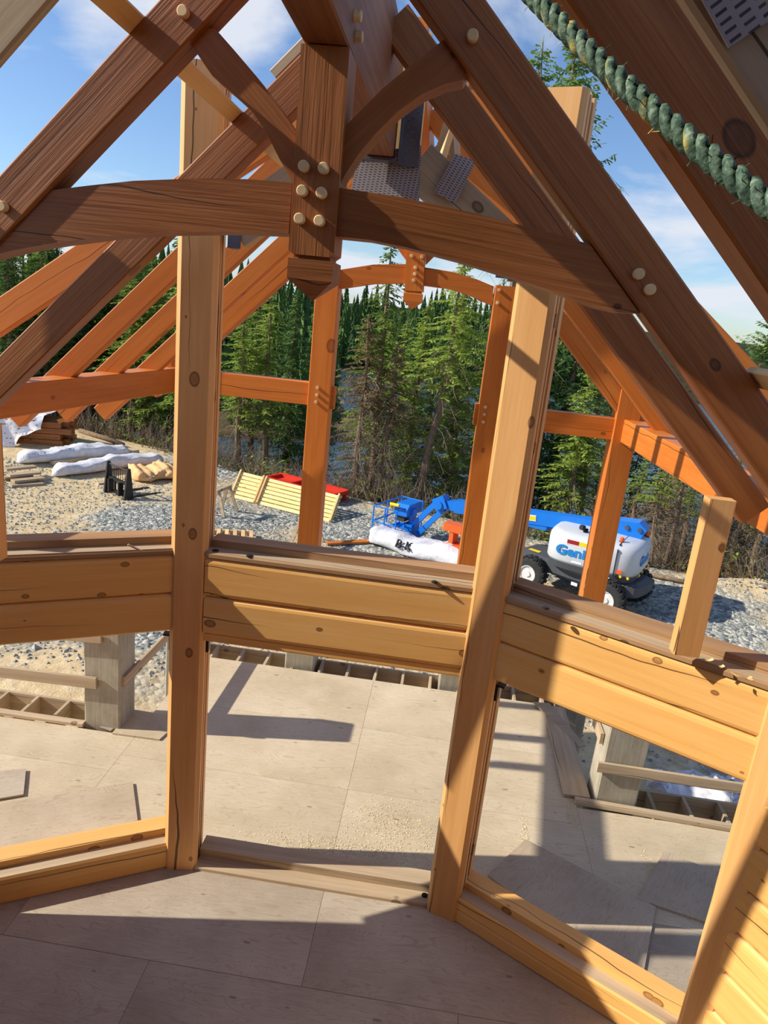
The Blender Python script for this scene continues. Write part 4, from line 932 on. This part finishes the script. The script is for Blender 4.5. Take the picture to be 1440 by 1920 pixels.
# ================================================================== TREES
def nd(a): return np.asarray(a, float)
def spruce_mesh(seed, h, r, live, dens=1.0, lean=0., droop=.35, dead=.6, needle='needles'):
    rng = np.random.default_rng(seed); out = {}
    bend = rng.normal(0, .02, 2); lx = lambda z: lean * z + bend[0] * z * z / h + .06 * math.sin(z * .9 + seed); ly = lambda z: bend[1] * z * z / h + .05 * math.cos(z * .8 + seed)
    tr_ = MB().tube([(lx(z), ly(z), z) for z in np.linspace(-.4, h, 12)], [max(.012, (.016 * h) * (1 - z / h) ** .8 + .012) for z in np.linspace(0, h, 12)], 7); out['trunk'] = tr_
    V, F = [], []
    def quad(p, d, side, l, w):
        a = p - side * w * .35; b = p + side * w * .35; c = p + d * l + side * w; e = p + d * l - side * w; t = p + d * l * 1.35
        i = len(V); V.extend([a, b, c, t, e]); F.append((i, i + 1, i + 2, i + 3, i + 4))
    z = live * h
    while z < h * .985:
        t = (z / h - live) / (1 - live); Lb = r * ((1 - t) ** .8) * (min(1, .45 + t * 3)) + .08; nb = int(rng.integers(4, 7))
        for _ in range(nb):
            az = rng.random() * 6.283; L = Lb * rng.uniform(.6, 1.15); o = nd((math.cos(az), math.sin(az), 0)); side0 = nd((-math.sin(az), math.cos(az), 0)); zz = z + rng.uniform(-.12, .12); ns = max(3, int(L / .085 * dens))
            for k in range(ns):
                s = (k + .6) / ns; p = nd((lx(zz), ly(zz), zz)) + o * (L * s) + nd((0, 0, (-droop * L * s ** 1.2 + .12 * L * s ** 3) + .1 * (1 - t) * 0))
                for sg in (-1, 1):
                    d = o * rng.uniform(.3, .9) + side0 * sg * rng.uniform(.5, 1.0) + nd((0, 0, rng.uniform(-.75, .12))); d /= np.linalg.norm(d); sd = np.cross(d, nd((rng.normal() * .4, rng.normal() * .4, 1))); sd /= np.linalg.norm(sd) + 1e-6
                    quad(p, d, sd, rng.uniform(.10, .24) * (1 - .4 * t) + .02, rng.uniform(.022, .05))
        z += rng.uniform(.16, .26) * (.7 + .5 * (1 - t)) / max(.6, dens ** .5)
    for k in range(10): quad(nd((lx(h), ly(h), h - .04 * k)), nd((rng.normal() * .3, rng.normal() * .3, .8)), nd((1, 0, 0)), .14, .02)
    f = MB(); f.v = [tuple(p) for p in V]; f.f = F; out['foliage'] = f
    tw = MB(); z = .06 * h
    while z < live * h + .15 * h:
        for _ in range(int(4 * dead + 1)):
            az = rng.random() * 6.283; L = r * rng.uniform(.35, .95); o = nd((math.cos(az), math.sin(az), 0)); p0 = nd((lx(z), ly(z), z)); p1 = p0 + o * L * .55 + nd((0, 0, -.1 * L)); p2 = p0 + o * L + nd((0, 0, -.42 * L + rng.normal() * .1))
            tw.tube([p0, p1, p2], [.012, .008, .004], 3, False)
            for _k in range(5):
                s = rng.uniform(.3, 1); q = p1 + (p2 - p1) * (s * 2 - 1) if s > .5 else p0 + (p1 - p0) * s * 2; e = q + nd((rng.normal() * .16, rng.normal() * .16, -rng.uniform(.08, .32))); tw.tube([q, e], [.006, .003], 3, False)
        z += rng.uniform(.10, .22)
    out['twigs'] = tw; out['needle'] = needle
    return out
def mesh_of(mb, mat, name):
    me = bpy.data.meshes.new(name); me.from_pydata(mb.v, [], mb.f); me.materials.append(M[mat]); return me
VAR = {}
def variant(key, *a, **k):
    d = spruce_mesh(*a, **k); VAR[key] = (mesh_of(d['trunk'], 'bark', 'trunk'), mesh_of(d['foliage'], d['needle'], 'foliage'), mesh_of(d['twigs'], 'twig', 'dead_branches'), a[1])
variant('a', 1, 11, 1.9, .30); variant('b', 2, 11, 1.6, .38, dead=1.0); variant('c', 3, 10, 2.1, .22, dens=1.1); variant('d', 4, 10, 1.7, .25, needle='needles_dk', dens=1.1)
variant('e', 5, 12, 2.2, .15, needle='needles_dk'); variant('dead', 6, 9, 1.5, .55, dens=.8, dead=2.2, needle='needles_dead'); variant('lean', 8, 12, 1.9, .52, lean=.11, dens=.9, dead=.8)
variant('pole', 9, 9, .9, .62, dens=.7, dead=.9); variant('pole2', 10, 8, .8, .7, dens=.6, dead=1.2); variant('pine', 12, 15, 2.0, .66, dens=1.2, droop=-.25, needle='needles_pine', dead=.3)
def tree(kind, px, py, y, top, name, label, group=None, rz=None):
    """px,py: a point of the trunk in the photograph; y: distance; top: picture row of the tip"""
    p = aty(px, py, y); tz = aty(px, top, y)[2]; tm, fm, dm, h0 = VAR[kind]; z0 = gz(p[0], y) if y < 39 else -6
    s = max(.35, (tz - z0) / h0); rz = R_.random() * 6.28 if rz is None else rz
    m = Matrix.Translation((p[0], y, z0)) @ Matrix.Rotation(rz, 4, 'Z') @ Matrix.Diagonal((.5 + .5 * s, .5 + .5 * s, s, 1))
    r = bpy.data.objects.new(name, None); COL.objects.link(r); r.matrix_basis = m; r.empty_display_size = .3; WM[r.name] = m; tag(r, label, 'tree', group)
    for nm, me in (('trunk', tm), ('foliage', fm), ('dead_branches', dm)):
        c = bpy.data.objects.new(nm, me); COL.objects.link(c); c.parent = r
    return r
tree('pine', 1062, 300, 27, 50, 'pine_tree', 'tall pine crown in the gap between the dark right rafters')
tree('pine', 1005, 300, 34, 75, 'pine_tree', 'distant pine tip just left of the tall pine crown')
tree('pine', 1432, 640, 30, 570, 'pine_tree', 'pine crown at the right edge above the eave')
tree('a', 705, 800, 25.5, 440, 'spruce_tree', 'tall yellow green spruce left of the porch pendant')
tree('dead', 672, 850, 24.2, 590, 'dead_spruce', 'bare brown dead spruce with tangled twigs beside the lake gap')
tree('dead', 722, 850, 24.4, 640, 'dead_spruce', 'smaller dead spruce right of the brown tangled one')
tree('c', 772, 800, 27, 560, 'spruce_tree', 'bright green spruce directly below the porch pendant')
tree('lean', 800, 760, 24.6, 470, 'spruce_tree', 'leaning spruce with a long pale bare trunk behind the lift basket', rz=-.2)
tree('c', 862, 780, 26.5, 480, 'spruce_tree', 'dense spruce just left of the right porch post'); tree('b', 905, 800, 25, 520, 'spruce_tree', 'spruce behind the right porch post')
tree('b', 448, 800, 27, 560, 'spruce_tree', 'spruce close to the right edge of the left pine post'); tree('a', 498, 800, 27.5, 530, 'spruce_tree', 'spruce in the middle between the left pine post and the porch post')
tree('d', 540, 780, 29, 545, 'spruce_tree', 'dark spruce just left of the left porch post'); tree('b', 470, 800, 31, 520, 'spruce_tree', 'spruce behind the ones right of the left pine post')
tree('d', 585, 760, 31, 540, 'spruce_tree', 'dark spruce hidden behind the left porch post')
tree('a', 1072, 900, 24, 690, 'spruce_tree', 'spruce right of the right pine post with a pale broken top'); tree('d', 1045, 850, 27, 470, 'spruce_tree', 'tall dark spruce behind the right pine post'); tree('b', 1095, 900, 25.5, 560, 'spruce_tree', 'spruce left of the rightmost orange post')
tree('c', 1010, 850, 28, 500, 'spruce_tree', 'dense spruce hidden behind the right pine post'); tree('b', 1140, 820, 30, 520, 'spruce_tree', 'dark spruce behind the rightmost orange post')
lab = 'thin bare trunked spruce pole standing on the bank right of the lift'
for px, py, y, top, k in ((1215, 1050, 20.2, 860, 'pole'), (1250, 1050, 20.6, 820, 'pole2'), (1268, 1060, 21.5, 880, 'pole'), (1300, 1060, 20.3, 850, 'pole2'), (1322, 1060, 21, 860, 'pole'), (1362, 1080, 20.3, 900, 'pole2'), (1405, 1090, 20.1, 860, 'pole'), (1425, 1090, 21, 900, 'pole2'), (1235, 1040, 22.5, 840, 'dead'), (1345, 1040, 22.8, 900, 'dead'), (1390, 1060, 22.6, 880, 'pole'), (1180, 1000, 22.4, 850, 'pole'), (1455, 1080, 22, 850, 'pole')): tree(k, px, py, y, top, 'spruce_pole', lab, 'thin spruce poles on the bank')
lab = 'dark spruce in the dense stand behind the sand left of the left pine post'
for i in range(26):
    px = -40 + i * 15 + R_.uniform(-8, 8); y = 29 + R_.uniform(0, 6) - px * .004; tree(R_.choice('dedea' if i % 3 else 'bc'), px, 780, y, R_.uniform(400, 520), 'spruce_tree', lab, 'left spruce stand')
lab = 'spruce in the second row beyond the bank between the posts'
for i in range(5):
    px = 700 + i * 55 + R_.uniform(-12, 12); tree(R_.choice('dbce'), px, 760, 30 + R_.uniform(0, 4), R_.uniform(560, 640), 'spruce_tree', lab, 'second row spruces')
lab = 'spruce beyond the right eave beam on the lake bank'
for i in range(6):
    px = 1180 + i * 55 + R_.uniform(-15, 15); tree(R_.choice('bcd'), px, 900, 25 + R_.uniform(0, 3), R_.uniform(800, 900), 'spruce_tree', lab, 'right bank spruces')
# brush on the bank
def brush():
    rng = np.random.default_rng(8); mb = MB(); lf = MB()
    for _ in range(900):
        x = rng.uniform(-16, 13); y = 22.2 - .36 * min(x, 12) + rng.uniform(.2, 2.6); z = gz(x, y); p = nd((x, y, z - .05))
        for k in range(4):
            e = p + nd((rng.normal() * .35, rng.normal() * .3, rng.uniform(.3, 1.3))); mb.tube([p, (p + e) / 2 + nd((rng.normal() * .1, 0, .1)), e], [.012, .008, .003], 3, False)
    for _ in range(5200):
        x = rng.uniform(-16, 13); y = 22.4 - .36 * min(x, 12) + rng.uniform(.3, 3.0); z = gz(x, y) + rng.uniform(.0, .8) * (.4 + .6 * (math.sin(x * 1.7) > 0)); a = rng.random() * 6.28; s = rng.uniform(.04, .11); d = nd((math.cos(a), math.sin(a), rng.normal() * .4)); n2 = nd((-math.sin(a), math.cos(a), rng.normal() * .4)); p = nd((x, y, z))
        lf.add([p - d * s, p + n2 * s * .5, p + d * s, p - n2 * s * .5], [(0, 1, 2, 3)])
    tag(ob('brush', mb, 'twig', fix=False), 'tangle of bare brush along the top of the bank', 'brush', kind='stuff'); tag(ob('undergrowth', lf, 'needles', fix=False), 'low green undergrowth along the bank', 'undergrowth', kind='stuff')
brush()
# far forest
def far_mesh(seed):
    rng = np.random.default_rng(seed); mb = MB(); h = 11; n = 9; L = 15
    for i in range(L):
        t = i / L; z0 = h * (.08 + .92 * t); r0 = 2.3 * (1 - t) ** .85 * rng.uniform(.8, 1.15) + .12; vs = [(0, 0, z0 + 1.3)]
        for k in range(2 * n): a = math.pi * k / n + rng.normal() * .12; rr = r0 * (1 if k % 2 else .45) * rng.uniform(.7, 1.2); vs.append((rr * math.cos(a), rr * math.sin(a), z0 - .45 * rr * (1 if k % 2 else .3)))
        mb.add(vs, [(0, k + 1, (k + 1) % (2 * n) + 1) for k in range(2 * n)])
    mb.tube([(0, 0, -.5), (0, 0, h * .3)], .12, 5); return mesh_of(mb, 'needles_dk', 'far_spruce')
FM = [far_mesh(40 + k) for k in range(4)]
def far_tree(x, y, z, s, name, label, group):
    o = bpy.data.objects.new(name, R_.choice(FM)); COL.objects.link(o); o.matrix_basis = Matrix.Translation((x, y, z)) @ Matrix.Rotation(R_.random() * 6.28, 4, 'Z') @ Matrix.Diagonal((s, s, s * R_.uniform(.9, 1.25), 1)); tag(o, label, 'tree', group)
for i in range(266):
    x = -100 + 140 * ((i * .618034) % 1); row = (i / 266) ** 1.2; y = 157 + row * 60 + 12 * math.sin(x * .02); z = -6.8 + 7 * row + (1.0 * math.sin(x * .05)); far_tree(x, y, z, R_.uniform(.85, 1.25), 'spruce_tree', 'distant spruce in the forest on the far shore of the lake', 'far shore forest')
for i in range(34):
    x = R_.uniform(-62, -12); y = 60 + R_.uniform(0, 22) - x * .25; far_tree(x, y, -7.5, R_.uniform(.95, 1.5), 'spruce_tree', 'spruce on the wooded point across the water to the left', 'wooded point')
pm = MB().loft([[(-40 + 42 * a * math.cos(k * .4488), 78 + 20 * a * math.sin(k * .4488), z) for k in range(14)] for a, z in ((1, -7.6), (.8, -6.9), (.3, -6.5))])
tag(ob('point', pm, 'bank', smooth=True), 'wooded point of land across the water', 'land', kind='structure')
